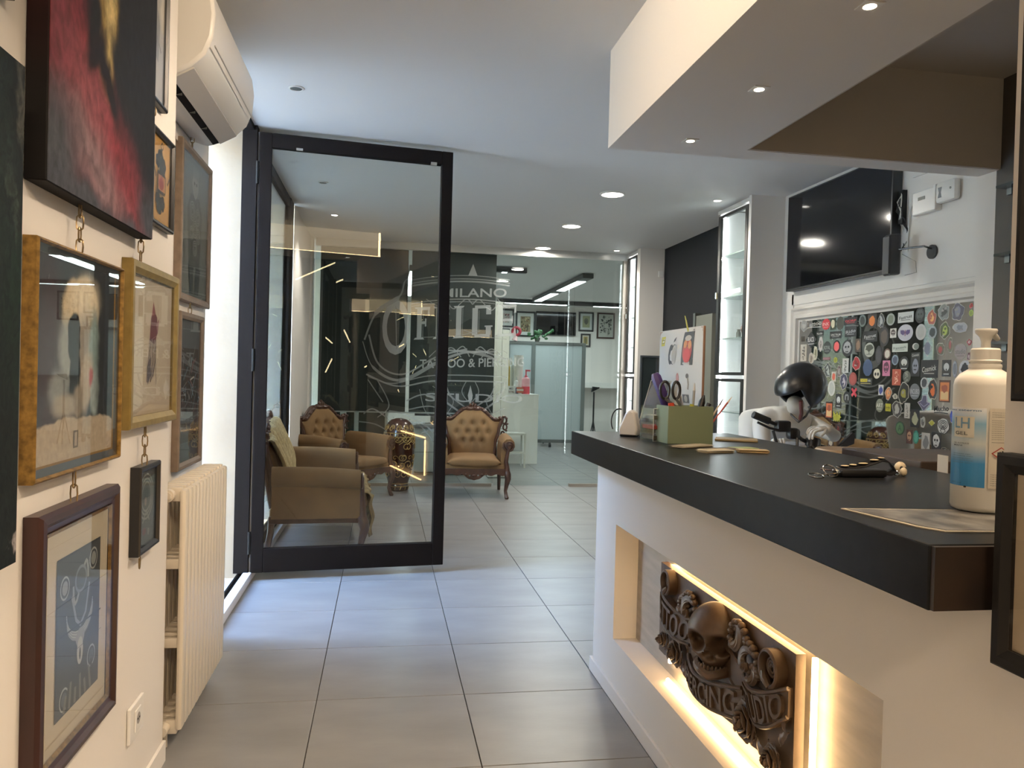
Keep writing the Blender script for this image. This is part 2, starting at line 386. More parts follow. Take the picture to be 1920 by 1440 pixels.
# glass partition to the tattoo room
t = thing('window_2', None, None, (1.0, 9.2, 0), kind='structure')
sub(boxm((-.80, 9.17, 2.765), (2.905, 9.23, CE)), 'glass_header', mat('satin_aluminium', (.62, .62, .60), .32, .7), t)
sub(boxm((2.862, 9.17, 0), (2.905, 9.23, 2.765)), 'glass_post', mat('champagne_aluminium', (.50, .44, .38), .3, .8), t)
for x0, x1 in ((-.80, 1.30), (2.25, 2.862)):
    sub(boxm((x0, 9.18, 0), (x1, 9.22, .035)), 'glass_rail', mat('floor_channel', (.55, .50, .44), .3, .7), t)
for x0, x1 in ((-.80, .62), (.625, 1.32), (1.325, 2.245), (2.25, 2.862)):
    sub(boxm((x0, 9.195, .036 if x1 < 1.33 or x0 > 2.2 else .012), (x1, 9.205, 2.765)), 'glass_pane', Mgreen, t)
Mdp = mat('anthracite_screen', (.020, .022, .022), .55)
t = thing('screen_panel', 'dark anthracite hanging screen behind the etched glass wall', 'screen', (.3, 9.42, .86))
sub(boxm((-.76, 9.40, .86), (.262, 9.43, CE-.01)), 'panel', Mdp, t); sub(boxm((.305, 9.40, .86), (1.325, 9.43, CE-.01)), 'panel', Mdp, t)
sub(boxm((-.76, 9.395, .845), (1.325, 9.435, .86)), 'bottom_rail', mat('pale_rail', (.5, .5, .5), .4, .5), t)

# etched lettering on the glass wall (frosted film)
Mfilm = frosted('frosted_film', (.80, .82, .82), .31)
Mfilm2 = frosted('frosted_film_dense', (.80, .82, .82), .46)
X0, Z0, SC = 1.02, 1.80, 1.0
F = Flat((X0, 9.192, Z0), (1, 0, 0), (0, 0, 1), 1, 1, lift=.00005)
def curve(pts, n=18):
    out = []
    for i in range(len(pts)-1):
        p0 = pts[max(0, i-1)]; p1 = pts[i]; p2 = pts[i+1]; p3 = pts[min(len(pts)-1, i+2)]
        for k in range(n):
            s = k/n; out.append(tuple(.5*((2*p1[a])+(-p0[a]+p2[a])*s+(2*p0[a]-5*p1[a]+4*p2[a]-p3[a])*s*s+(-p0[a]+3*p1[a]-3*p2[a]+p3[a])*s**3) for a in range(2)))
    return out+[pts[-1]]
def bow(x, y, k=-.09): return (x, y+k*x*x)
f1, f2 = Mfilm, Mfilm2
F.text('MILANO', -.37, .43, .405, .535, f2, lambda x, y: (x, y+.043*(x+.37)))
def bar(x0, y0, x1, y1, c=None, cut=0):
    s = lambda x, y: (x, y+.07*(x+.67))
    F.poly([s(x0, y0), s(x1, y0), s(x1-cut, y1), s(x0+cut, y1)], c or f2)
def serif_stem(x, w, y0=-.08, y1=.30):
    bar(x-w/2, y0, x+w/2, y1); bar(x-w/2-.035, y0, x+w/2+.035, y0+.022, cut=.018); bar(x-w/2-.017, y1-.022, x+w/2+.017, y1, cut=-.018); bar(x+w/2+.012, y0+.03, x+w/2+.018, y1-.03, f1)
def arms(x0, x1, low):
    bar(x0, .262, x1, .30); bar(x1-.03, .20, x1, .262, cut=.008); bar(x0, .10, x1-.04, .132); bar(x1-.058, .07, x1-.04, .165)
    if low: bar(x0, -.08, x1, -.042); bar(x1-.03, -.042, x1, .02, cut=.008)
serif_stem(-.622, .055); arms(-.60, -.50, 0); serif_stem(-.40, .055); arms(-.38, -.27, 0); serif_stem(-.16, .062)
bar(.0, -.05, .066, .27); bar(.078, -.02, .084, .24, f1)
for a, b in ((.262, .30), (-.08, -.042)): bar(.03, a, .215, b)
bar(.165, .19, .225, .275); bar(.165, -.055, .225, .05); bar(.15, .04, .245, .058)
serif_stem(.335, .06); arms(.36, .53, 1)
F.text('O', -1.05, -.265, -.735, .378, f2)
F.text('TATTOO & PIERCING', -.605, -.415, .64, -.31, f2, lambda x, y: (x, y+.05*(x+.6)))
F.text('STUDIO', -.53, -.80, .63, -.70, f2)
for dz, w in ((.66, .012), (.63, .02), (.70, .010), (.42, .014), (.39, .008)):
    F.line([bow(-.72+1.16*i/24, dz, -.16) for i in range(25)], w, f1)
F.poly([(-.06, .70), (.05, .70), (-.005, .84)], f2)
for s in (1, -1):
    for q, w in (([(-1.25, -.10), (-1.12, .22), (-.86, .42), (-.80, .60), (-.70, .66)], [.02, .05, .02, .01, .006]), ([(-1.27, -.12), (-1.14, -.42), (-.82, -.56), (-.40, -.34), (-.1, -.22), (.3, -.19)], [.01, .03, .045, .03, .02, .012]),
                 ([(-1.2, -.04), (-1.08, -.38), (-.8, -.49), (-.42, -.28), (-.05, -.17)], .02), ([(-1.22, -.50), (-.86, -.63), (-.45, -.56), (.0, -.55)], .018), ([(-1.2, -.52), (-.92, -.60), (-.5, -.50), (0, -.48)], .012),
                 ([(-1.1, -.55), (-.95, -.85), (-1.08, -1.0)], .012), ([(-1.2, -.56), (-1.02, -.82)], .012), ([(-1.24, -.96), (-1.14, -.90), (-1.0, -.98), (-.86, -1.10), (-.7, -1.02)], .016),
                 ([(-1.3, -1.05), (-1.1, -1.08), (-.92, -1.18)], .014), ([(-.95, -.92), (-.75, -.96), (-.5, -1.1), (-.3, -1.3)], .018), ([(-.9, -1.0), (-.6, -1.08), (-.42, -1.28)], .012),
                 ([(-.75, -.80), (-.55, -.72), (-.3, -.78)], .016), ([(-.72, -.9), (-.45, -.86), (-.2, -.98), (-.05, -1.15)], .014), ([(-.62, -1.2), (-.3, -1.1), (-.04, -1.25)], .01),
                 ([(-.42, -.55), (-.34, -.75), (-.12, -.92), (0, -1.0)], .022), ([(-.30, -.55), (-.24, -.72), (-.06, -.86)], .016), ([(-.05, -.55), (-.10, -.68), (-.02, -.8)], .01),
                 ([(-.2, -.22), (-.1, -.14), (-.02, -.26)], .012), ([(-.38, -.26), (-.24, -.16), (-.12, -.27)], .012), ([(-.5, -.28), (-.38, -.18), (-.3, -.27)], .01), ([(-.3, .38), (-.22, .30), (-.08, .42), (0, .36)], .012),
                 ([(-.55, .40), (-.4, .33), (-.3, .44)], .01), ([(-.6, -.05), (-.2, -.02), (.1, .05)], .006), ([(-.9, .3), (-.88, -.2)], .008), ([(-.45, -.62), (-.2, -.78), (-.3, -1.02), (-.12, -1.1)], .009), ([(-.6, -.66), (-.5, -.95), (-.2, -1.02)], .008)):
        c = curve(q, 8)
        if s < 0: c = [p for p in c if p[0] > -.44]
        n = len(c)
        if n < 2: continue
        ws = w if not isinstance(w, list) else [w[min(len(w)-1, int(i*(len(w)-1)/(n-1)))] for i in range(n)]
        F.line([(s*a, b) for a, b in c], ws, f1)
F.poly([(0, -.60), (.03, -.72), (0, -.86), (-.03, -.72)], f2)
o = F.mb.build('etched_lettering', F.ms, bpy.data.objects['window_2'], world=True, fixn=False)

# display cabinet fronts let into the right wall
def cabinet(y0, y1, label, items=None):
    t = thing('display_cabinet', label, 'cabinet', (3.05, (y0+y1)/2, 0), 0, 'lit display cabinets')
    Mi = mat('cabinet_white_lining', (.85, .85, .84), .5)
    z1 = CE-.012
    sub(MB().box((3.17, y0, 0), (3.19, y1, z1)).box((2.92, y0, 0), (3.17, y0+.015, z1)).box((2.92, y1-.015, 0), (3.17, y1, z1)).box((2.92, y0, 0), (3.17, y1, .02)), 'carcass', Mi, t)
    sub(boxm((2.906, y0-.012, z1-.03), (2.94, y1+.012, z1)), 'head_trim', Mw, t)
    Mf = mat('cabinet_frame_metal', (.06, .06, .06), .35, .8)
    for a, b in ((.06, 1.355), (1.385, z1-.05)):
        d = sub(MB().box((2.905, y0+.005, a), (2.93, y0+.05, b)).box((2.905, y1-.05, a), (2.93, y1-.005, b)).box((2.905, y0+.05, a), (2.93, y1-.05, a+.025)).box((2.905, y0+.05, b-.025), (2.93, y1-.05, b)), 'door', Mf, t)
        sub(boxm((2.914, y0+.05, a+.025), (2.918, y1-.05, b-.025)), 'door_glass', Mglass, d)
        sub(MB().box((2.886, y1-.036, (a+b)/2-.03), (2.905, y1-.018, (a+b)/2+.03), bev=.003), 'lock', Mchrome, d)
    for z in (.5, 1.06, 1.70, 2.06, 2.43): sub(boxm((2.94, y0+.016, z), (3.168, y1-.016, z+.008)), 'shelf', mat('shelf_glass', (.42, .50, .48), .08, coat=.5), t)
    for y in (y0+.03, y1-.03): sub(boxm((2.945, y-.006, .05), (2.957, y+.006, z1-.04)), 'led_strip', emitter('cabinet_led', (.93, .97, 1), 26), t)
    return t
cabinet(5.975, 6.55, 'lit white display cabinet on the right behind the computer, black metal doors')
cabinet(8.80, 9.165, 'narrow lit display cabinet at the end of the right wall beside the glass partition')
# ================================================================ pictures and the left wall
def painting(name, base, blobs, rough=.5, warp=.10, wscale=5, grain=.25, gscale=30, axis='Z'):
    """painterly canvas: soft colour masses (u, v, ru, rv, angle, colour, softness) over a ground"""
    m = bpy.data.materials.new(name); m.use_nodes = True; n = m.node_tree.nodes; l = m.node_tree.links; b = n['Principled BSDF']; b.inputs['Roughness'].default_value = .65; b.inputs['Specular IOR Level'].default_value = .2
    tc = n.new('ShaderNodeTexCoord'); sx = n.new('ShaderNodeSeparateXYZ'); l.new(tc.outputs['Generated'], sx.inputs[0])
    cx = n.new('ShaderNodeCombineXYZ'); l.new(sx.outputs['X'], cx.inputs[0]); l.new(sx.outputs[axis], cx.inputs[1])
    nz = n.new('ShaderNodeTexNoise'); nz.inputs['Scale'].default_value = wscale; nz.inputs['Detail'].default_value = 5; l.new(cx.outputs[0], nz.inputs['Vector'])
    a = n.new('ShaderNodeVectorMath'); a.operation = 'SUBTRACT'; a.inputs[1].default_value = (.5, .5, .5); l.new(nz.outputs['Color'], a.inputs[0])
    s = n.new('ShaderNodeVectorMath'); s.operation = 'SCALE'; s.inputs['Scale'].default_value = warp*2; l.new(a.outputs[0], s.inputs[0])
    p = n.new('ShaderNodeVectorMath'); p.operation = 'ADD'; l.new(cx.outputs[0], p.inputs[0]); l.new(s.outputs[0], p.inputs[1])
    cur = None
    for (u, v, ru, rv, an, c, soft) in blobs:
        mp = n.new('ShaderNodeMapping'); mp.vector_type = 'TEXTURE'
        mp.inputs['Location'].default_value = (u, v, 0); mp.inputs['Rotation'].default_value = (0, 0, math.radians(an)); mp.inputs['Scale'].default_value = (ru, rv, 1)
        l.new(p.outputs[0], mp.inputs[0])
        fl_ = n.new('ShaderNodeVectorMath'); fl_.operation = 'MULTIPLY'; fl_.inputs[1].default_value = (1, 1, 0); l.new(mp.outputs[0], fl_.inputs[0])
        le = n.new('ShaderNodeVectorMath'); le.operation = 'LENGTH'; l.new(fl_.outputs[0], le.inputs[0])
        mr = n.new('ShaderNodeMapRange'); mr.interpolation_type = 'SMOOTHSTEP'; mr.inputs[1].default_value = 1+soft; mr.inputs[2].default_value = max(0, 1-soft); l.new(le.outputs['Value'], mr.inputs[0])
        mx = n.new('ShaderNodeMix'); mx.data_type = 'RGBA'; l.new(mr.outputs[0], mx.inputs[0])
        if cur is None: mx.inputs[6].default_value = (*hexc(base), 1)
        else: l.new(cur, mx.inputs[6])
        mx.inputs[7].default_value = (*hexc(c), 1); cur = mx.outputs[2]
    g = n.new('ShaderNodeTexNoise'); g.inputs['Scale'].default_value = gscale; g.inputs['Detail'].default_value = 4; l.new(p.outputs[0], g.inputs['Vector'])
    gr = n.new('ShaderNodeMapRange'); gr.inputs[1].default_value = .3; gr.inputs[2].default_value = .7; gr.inputs[3].default_value = 1-grain; gr.inputs[4].default_value = 1+grain; l.new(g.outputs[0], gr.inputs[0])
    mu = n.new('ShaderNodeMix'); mu.data_type = 'RGBA'; mu.blend_type = 'MULTIPLY'; mu.inputs[0].default_value = 1; l.new(cur, mu.inputs[6]); l.new(gr.outputs[0], mu.inputs[7])
    l.new(mu.outputs[2], b.inputs['Base Color']); return m

def frame(label, loc, rz, w, h, d, fwid, m, art=None, artmat=None, board=None, slip=None, glass=True, name='framed_picture', group=None, lip=.008, cat='picture', prof=None):
    """picture on a wall; local x right, z up, front towards -y; loc = bottom centre on the wall"""
    t = thing(name, label, cat, loc, rz, group)
    prof = prof or [(0, 0), (0, -d+.004), (.004, -d), (fwid*.55, -d), (fwid, -d+lip), (fwid, -.004)]
    mb = MB(); vs = []; fs = []
    for (i, y) in prof: vs += [(-w/2+i, y, i), (w/2-i, y, i), (w/2-i, y, h-i), (-w/2+i, y, h-i)]
    for k in range(len(prof)-1):
        for q in range(4): fs.append((k*4+q, k*4+(q+1) % 4, k*4+4+(q+1) % 4, k*4+4+q))
    mb.add(vs, fs).build('moulding', m, t)
    x0 = fwid; yb = -d+lip+.008
    if slip:
        sm, sw = slip; mb = MB(); vs = []; fs = []
        for (i, y) in ((x0, -d+lip+.001), (x0+sw, yb-.002)): vs += [(-w/2+i, y, i), (w/2-i, y, i), (w/2-i, y, h-i), (-w/2+i, y, h-i)]
        for q in range(4): fs.append((q, (q+1) % 4, 4+(q+1) % 4, 4+q))
        mb.add(vs, fs).build('slip', sm, t); x0 += sw
    iw, ih = w-2*x0, h-2*x0
    boxm((-w/2+.003, min(-.002, yb+.004), .003), (w/2-.003, -.001, h-.003)).build('backing', Mpaper if not board else ink(board[0], .8), t)
    bx = bz = 0
    if board:
        bx, bz = board[1], board[2] if len(board) > 2 else board[1]
        boxm((-iw/2, yb, x0), (iw/2, yb+.002, x0+ih)).build('mat_board', ink(board[0], .8), t)
    aw, ah = iw-2*bx, ih-2*bz; az = x0+bz
    if artmat is not None:
        boxm((-aw/2, yb-.0012, az), (aw/2, yb-.0004, az+ah)).build('artwork', artmat, t)
    if art:
        F = Flat((-aw/2, yb-.0016, az), (1, 0, 0), (0, 0, 1), aw, ah, lift=.00012)
        art(F); F.build('artwork_drawing' if artmat is not None else 'artwork', t)
    if glass: boxm((-w/2+fwid, -d+lip-.001, fwid), (w/2-fwid, -d+lip+.001, h-fwid)).build('glass', Mpicg, t)
    return t
LW = PI/2
def lpic(label, y0, y1, z0, z1, d, fwid, m, wall=-.71, **k):
    return frame(label, (wall+.001, (y0+y1)/2, z0), LW, y1-y0, z1-z0, d, fwid, m, **k)
def canvas(name, label, y0, y1, z0, z1, d, m, edge):
    t = thing(name, label, 'painting', (-.709, (y0+y1)/2, z0), LW)
    w, h = y1-y0, z1-z0
    boxm((-w/2, -d+.001, 0), (w/2, 0, h), bev=.003).build('canvas_edge', edge, t)
    boxm((-w/2+.002, -d, .002), (w/2-.002, -d+.0025, h-.002)).build('painted_face', m, t)
    return t
edge_m = painting('canvas_edge_paint', '0a0707', [(.5, .9, .9, .55, 0, '4a1512', .5)], wscale=3)
canvas('oil_painting', 'large oil painting of crimson smoke on black, high on the left wall', 1.671, 2.38, 1.70, 2.80, .044,
       painting('red_oil', '17181b', [(.14, .40, .26, .34, 8, '6e222b', .6), (.12, .44, .12, .22, 0, '84424c', .7), (.52, .19, .52, .12, -26, '78272f', .5), (.42, .15, .30, .11, -24, '8a4a50', .7), (.70, .09, .26, .07, -20, '7c2c34', .6), (.36, .09, .26, .06, -14, '7d6468', .8),
                                      (.05, .06, .16, .12, 0, '44464c', .7), (.5, -.015, .7, .035, -4, '404249', .7), (.95, .05, .14, .07, 0, '3c3f46', .7), (.86, .40, .36, .27, -12, '16171b', .4), (.44, .48, .10, .20, 4, '9c8248', .35), (.47, .42, .055, .12, 0, 'cdb67c', .5), (.28, .56, .05, .2, 0, '2a1216', .5),
                                      (.33, .38, .05, .07, 10, '14161a', .4), (.36, .33, .09, .04, 20, '1a0e10', .5), (.47, .27, .15, .035, -30, '140d0f', .5), (.58, .30, .12, .05, -40, '17181b', .5)], warp=.06, wscale=6, grain=.35), edge_m)
canvas('dark_canvas', 'tall dark green brushed painting at the far left edge', 1.0, 1.556, .97, 1.88, .05,
       painting('green_oil', '070b09', [(.85, .8, .1, .5, 20, '16211c', .8), (.95, .45, .12, .2, -20, '0a2014', .7), (.9, .2, .2, .3, 30, '121815', .8), (.98, .95, .03, .12, 15, '3c3d37', .6), (.93, .72, .02, .1, 25, '2c352f', .6), (.99, .04, .02, .02, 0, '8a8484', .4)], warp=.12, wscale=9, grain=.6, gscale=40), Mblackm)
def A_skull(F):
    F.rect(0, 0, .022, 1, '7a5a1c'); F.rect(.978, 0, 1, 1, '8a6826'); F.rect(0, 0, 1, .012, '8a6826'); F.rect(.44, .06, .50, .15, '6d6355'); F.rect(.455, .07, .485, .14, 'b4a692')
lpic('gilt frame with a painted human skull on slate blue, widest picture of the left wall', 1.675, 2.193, 1.095, 1.592, .03, .009, Mgold, board=None, slip=(mat('dark_slip', (.05, .05, .045), .4), .016), art=A_skull,
     artmat=painting('skull_print', '34393c', [(.15, .5, .12, .5, 0, '433438', .6), (.52, .76, .23, .18, 0, 'd8c6a4', .12), (.57, .83, .17, .10, 0, 'f0e4c8', .6), (.36, .55, .10, .16, 10, '9aa09c', .4), (.60, .56, .16, .20, 0, '9b9080', .35), (.43, .62, .08, .12, 0, '0b0907', .1), (.70, .55, .07, .22, 0, '8fa6a4', .3),
                                               (.46, .40, .07, .17, 4, '0c0a08', .12), (.60, .40, .08, .16, -10, 'b8ab97', .3), (.66, .42, .03, .05, 0, 'b4575c', .4), (.26, .36, .10, .10, 0, '8c9190', .4), (.34, .28, .14, .06, 0, 'a59c8c', .35), (.50, .30, .06, .08, 0, '8e8270', .35), (.72, .33, .06, .12, 0, 'a3b4b4', .3), (.84, .5, .1, .4, 0, '2f3436', .6),
                                               (.5, .02, .9, .20, 0, 'b9ab95', .04)], warp=.03, wscale=9, grain=.12))
def A_hand(F):
    F.rect(0, 0, 1, 1, 'cfc2ac'); F.rect(.08, .06, .90, .94, 'd6c9b2')
    F.poly([(.42, .55), (.55, .52), (.62, .62), (.60, .74), (.50, .80), (.44, .72)], '7a3f48'); F.poly([(.46, .74), (.5, .86), (.56, .76)], '9a5a5e'); F.poly([(.58, .68), (.66, .74), (.62, .6)], 'a87a80')
    for i in range(6): F.line([(.42+.03*i, .56), (.40+.035*i, .42), (.36+.03*i, .22+.02*(i % 3))], .006, '4b3e48' if i % 2 else '8a7f80')
    F.line([(.56, .5), (.6, .2)], .004, '6d5f62'); F.poly([(.36, .34), (.44, .44), (.46, .28), (.38, .2)], '6d6468')
lpic('narrow pale gilt frame with a red and grey hand study on cream paper', 2.262, 2.750, 1.160, 1.632, .03, .035, Mgold2, art=A_hand, board=('c9bba3', .01))
def A_tarot(F):
    F.rect(0, 0, 1, 1, '303435'); F.rect(.02, .015, .98, .985, '3d4142')
    for x, y in ((.17, .80), (.82, .88), (.80, .22), (.18, .10)):
        F.disc(x, y, .10, .075, 'a6aaa4'); F.disc(x, y, .085, .062, '3b4044'); F.disc(x, y, .06, .045, '565f66' if y < .75 else '8f948f')
    for a in range(9): F.line([(.5+.30*math.cos(PI*k/10+PI), .62+.16*math.sin(PI*k/10+PI)-.015*a*.4) for k in range(11)], .004, '8d928e' if a % 3 else 'b9bbb2')
    F.line([(.5+.17*math.cos(PI*k/12), .78+.12*math.sin(PI*k/12*2)) for k in range(13)], .01, '969a94'); F.disc(.5, .80, .14, .09, '767e80'); F.disc(.5, .80, .11, .07, '464b4f')
    F.line([(.3, .72), (.4, .55), (.5, .50), (.62, .56), (.7, .74)], .01, '8b9190')
    F.disc(.5, .42, .10, .06, '8f9490'); F.disc(.5, .33, .07, .09, 'b7b6ac'); F.disc(.5, .31, .02, .04, '31383f')
    for i in range(12): F.line([(.15+.06*i, .02), (.2+.05*i, .12+.03*(i % 4))], .012, '3a3f3c' if i % 2 else '6f7066')
    F.line([(.02, .52), (.98, .50)], .004, '2c3238'); F.rect(.0, .36, 1, .363, '2c3238')
lpic('mahogany frame holding a blue-grey zodiac print in a cream mount, lowest on the left wall', 1.70, 2.18, .44, 1.027, .038, .045, Mmahog, art=A_tarot, board=('c4baa4', .055, .06), slip=(Mgold, .010),
     prof=[(0, 0), (0, -.028), (.008, -.036), (.020, -.038), (.030, -.030), (.045, -.026), (.045, -.004)])
def A_small(F):
    F.rect(0, 0, 1, 1, '4b5048')
    for r in (.42, .34, .27): F.line([(.5+r*math.cos(2*PI*k/24), .64+.30*r/.42*math.sin(2*PI*k/24)) for k in range(25)], .006, '8c8e80')
    F.line([(.3, .3), (.5, .45), (.7, .3)], .006, '8c8e80'); F.disc(.4, .18, .1, .05, '6b3a34'); F.disc(.65, .15, .06, .05, '7d7f70'); F.disc(.5, .68, .14, .08, '34382f'); F.disc(.45, .58, .06, .06, '8c7a6a')
lpic('small black frame with a grey-green drawing, hung by a chain over the socket', 2.372, 2.575, .786, 1.045, .03, .018, Mblackp, art=A_small)
def A_up(F): F.rect(0, 0, 1, 1, 'b9b5ac'); F.poly([(.2, .35), (.6, .3), (.7, .6), (.4, .75)], '7d7c78'); F.line([(.2, .2), (.5, .5), (.8, .4)], .01, '55534f')
lpic('black frame with a pale sketch, highest beside the air conditioner', 2.435, 2.60, 2.13, 2.55, .022, .016, Mblackp, art=A_up)
def A_lantern(F):
    F.rect(0, 0, 1, 1, 'c99a4a'); F.rect(.06, .05, .94, .95, 'd8a85a'); F.disc(.5, .6, .42, .34, 'dcb068')
    for x, y, r in ((.5, .78, .10), (.36, .72, .08), (.64, .70, .09), (.45, .2, .10), (.60, .24, .09), (.36, .27, .08), (.5, .64, .08)):
        for q in range(5): F.poly(ngon(x+r*.8*math.cos(q*1.257), y+r*.6*math.sin(q*1.257), r*.75, r*.5, 8), '211d1c')
    F.rect(.30, .34, .68, .38, '2a2321'); F.rect(.30, .56, .68, .60, '2a2321'); F.rect(.34, .38, .64, .56, 'c98a58'); F.disc(.49, .46, .12, .07, '9e2f33'); F.poly([(.42, .5), (.5, .58), (.56, .5)], 'b8474a')
    F.line([(.49, .86), (.42, .90), (.49, .95), (.56, .90), (.49, .86)], .006, '2a2321'); F.line([(.2, .5), (.1, .62)], .008, '2a2321'); F.line([(.8, .5), (.9, .6)], .008, '2a2321')
    for x in (.3, .68): F.rect(x-.015, .36, x+.015, .58, '2a2321')
lpic('black frame with a lantern and dark roses on yellow paper', 2.455, 2.697, 1.768, 2.06, .022, .016, Mblackp, art=A_lantern)
lpic('dark frame corner at the very top left of the left wall', 1.10, 1.575, 2.005, 2.40, .025, .02, Mblackp, art=A_up)
def A_fig(F):
    F.rect(0, 0, 1, 1, '6d726e'); F.rect(.05, .04, .95, .96, '7d827c')
    F.poly([(.30, .22), (.70, .22), (.78, .62), (.66, .74), (.34, .74), (.22, .62)], '545a55')
    F.disc(.5, .82, .12, .08, 'a7a79e'); F.disc(.5, .77, .07, .05, 'a7a79e'); F.disc(.46, .83, .025, .012, '3a3d3a'); F.disc(.54, .83, .025, .012, '3a3d3a'); F.rect(.40, .87, .62, .93, '8f918a')
    for x, y, r in ((.40, .62, .10), (.60, .60, .09), (.5, .50, .09), (.38, .46, .07), (.62, .46, .08), (.5, .36, .08)):
        for q in range(3): F.line([(x+r*(1-.3*q)*math.cos(a*.7), y+r*.7*(1-.3*q)*math.sin(a*.7)) for a in range(10)], .005, '9da29a')
    F.poly([(.28, .22), (.36, .02), (.46, .02), (.46, .22)], '2e3432'); F.poly([(.54, .22), (.52, .02), (.66, .02), (.72, .22)], '2e3432'); F.line([(.1, .9), (.15, .2)], .01, '6c7069')
lpic('taupe frame with a grey tattooed figure print, in the niche under the air conditioner', 3.41, 3.965, 1.618, 2.290, .03, .032, Mtaupef, wall=-.87, art=A_fig)
def A_scr(F):
    F.rect(0, 0, 1, 1, '63676a'); F.rect(.05, .13, .95, .80, '4a3c36'); rnd = random.Random(3)
    for i in range(70):
        x, y = rnd.uniform(.08, .9), rnd.uniform(.15, .76); F.line([(x, y), (x+rnd.uniform(-.2, .2), y+rnd.uniform(-.12, .12))], rnd.uniform(.003, .008), rnd.choice(['72848a', '8d8a80', '54302c', '2f3a3e', '6e4038', 'a59a78' if y < .4 else '5c7076']))
lpic('taupe frame with a tangled brown print, in the niche just over the radiator', 3.435, 3.860, .895, 1.572, .03, .030, Mtaupef, wall=-.87, art=A_scr)

def chain(label, x, y, z0, z1, L=.034, group=None, r=.0019):
    mb = MB(); n = max(2, round((z1-z0)/(L*.82))); st = (z1-z0)/n
    for k in range(n):
        c = z1-st*(k+.5); h = st*.62; w = .0075; pts = []
        for a in range(12):
            th = 2*PI*a/12; s = w*math.cos(th); zz = (h-w)*(1 if math.sin(th) > 0 else -1)*(abs(math.sin(th)) > .01)+w*math.sin(th)
            pts.append((x, y+s, c+zz) if k % 2 == 0 else (x+s, y, c+zz))
        mb.tube(pts, r, 5, closed=True)
    return tag(mb.build('hanging_chain', Mbrass, smooth=True), label, 'chain')
chain('brass chain between the crimson painting and the gilt skull frame', -.688, 1.906, 1.592, 1.70)
chain('brass chain between the crimson painting and the narrow pale gilt frame', -.69, 2.36, 1.632, 1.72)
chain('brass chain from the narrow pale gilt frame down to the small black frame', -.69, 2.437, 1.045, 1.160)
chain('brass chain between the gilt skull frame and the mahogany frame', -.688, 1.902, 1.027, 1.095)
chain('short brass chain between the pale sketch and the lantern picture', -.695, 2.468, 2.06, 2.13)
chain('brass chain above the taupe figure print', -.845, 3.58, 2.29, 2.36); chain('brass chain joining the two taupe frames in the niche', -.845, 3.60, 1.572, 1.618)
tag(MB().tube([(-.69, 2.41+.006*math.sin(a*.6), .786-.022+.02*math.cos(a*.6)) for a in range(10)], .0019, 5).build('chain_link', Mbrass, smooth=True), 'single open brass link dangling under the small black frame', 'link')

t = thing('wall_socket', 'white square wall socket low on the left wall', 'socket', (-.709, 2.45, .235), LW)
boxm((-.065, -.010, 0), (.065, 0, .105), bev=.003).build('plate', Mwhitep, t)
boxm((-.028, -.014, .02), (.028, -.0095, .085), bev=.003).build('socket_insert', Mwhitep, t)
MB().lathe([(.017, -.001), (.017, .0), (.014, 0.0)], 20, M=Matrix.Translation((0, -.0142, .055)) @ Matrix.Rotation(PI/2, 4, 'X')).build('socket_hole', mat('socket_shadow', (.3, .28, .26), .5), t)
MB().cyl((-.008, -.0155, .055), (-.008, -.014, .055), .003, n=10).cyl((.008, -.0155, .055), (.008, -.014, .055), .003, n=10).build('contact_holes', Mblackp, t)

# split air conditioner under the ceiling
t = thing('air_conditioner', 'white wall air conditioner with an open louvre slot at the ceiling of the left niche', 'air conditioner', (-.869, 3.25, 2.32))
prof = [(0, .02), (.07, .0), (.13, .022), (.19, .055), (.235, .10), (.258, .16), (.265, .24), (.255, .31), (.235, .352), (0, .352)]
Lh = .415
MB().prism([(x, -Lh, z) for x, z in prof], (0, 2*Lh, 0)).build('body', Mwhitep, t, smooth=True, angle=45, bevel=.012)
boxm((.262, -Lh+.01, .13), (.2668, Lh-.01, .134)).build('front_panel_seam', mat('ac_seam', (.66, .64, .6), .4), t)
def acp(s): return (.05+.165*s, -.004+.11*s*s+.012*s)
mb = MB().prism([(.098, -Lh+.03, .0035), (.122, -Lh+.03, .0135), (.120, -Lh+.03, .022), (.096, -Lh+.03, .012)], (0, 2*Lh-.06, 0)); mb.build('louvre_slot', Mblack, t)
mb = MB().prism([(.126, -Lh+.02, .012), (.195, -Lh+.02, .052), (.194, -Lh+.02, .057), (.125, -Lh+.02, .019)], (0, 2*Lh-.04, 0)); mb.build('louvre_flap', mat('ac_flap', (.62, .60, .57), .25), t)
for y in (-.25, -.05, .15): boxm((.097, y, .004), (.121, y+.004, .015)).build('louvre_fin', Mgrey, t)
sb = boxm((-.868, 2.84, 2.27), (-.862, 3.72, 2.33)).build('trim_1', Mw); sb['kind'] = 'structure'

# column radiator
t = thing('radiator', 'cream column radiator with ribbed front standing off the niche wall', 'radiator', (-.73, 3.185, .06))
NS = 13; wS = .72/NS
fm = MB().box((.045, .002, .015), (.068, wS-.004, .852), bev=.009).box((.012, .012, .0), (.05, wS-.012, .05), bev=.004).box((.012, .012, .81), (.05, wS-.012, .86), bev=.004)
fm.box((-.045, .004, .01), (-.022, wS-.006, .852), bev=.008).box((-.03, .012, .0), (.02, wS-.012, .045), bev=.004).box((-.03, .012, .815), (.02, wS-.012, .86), bev=.004)
for z in (.30, .575): fm.box((-.03, .012, z), (.05, wS-.012, z+.035), bev=.004)
o = fm.build('section', Mcream, t, smooth=True); o.location = (0, -.36, 0)
for k in range(1, NS):
    c = o.copy(); COL.objects.link(c); c.location = (0, -.36+k*wS, 0)
MB().cyl((.012, -.385, .835), (.012, -.36, .835), .022, n=14).cyl((.012, -.395, .835), (.012, -.38, .835), .016, n=6).build('bleed_valve', Mcream, t, smooth=True)
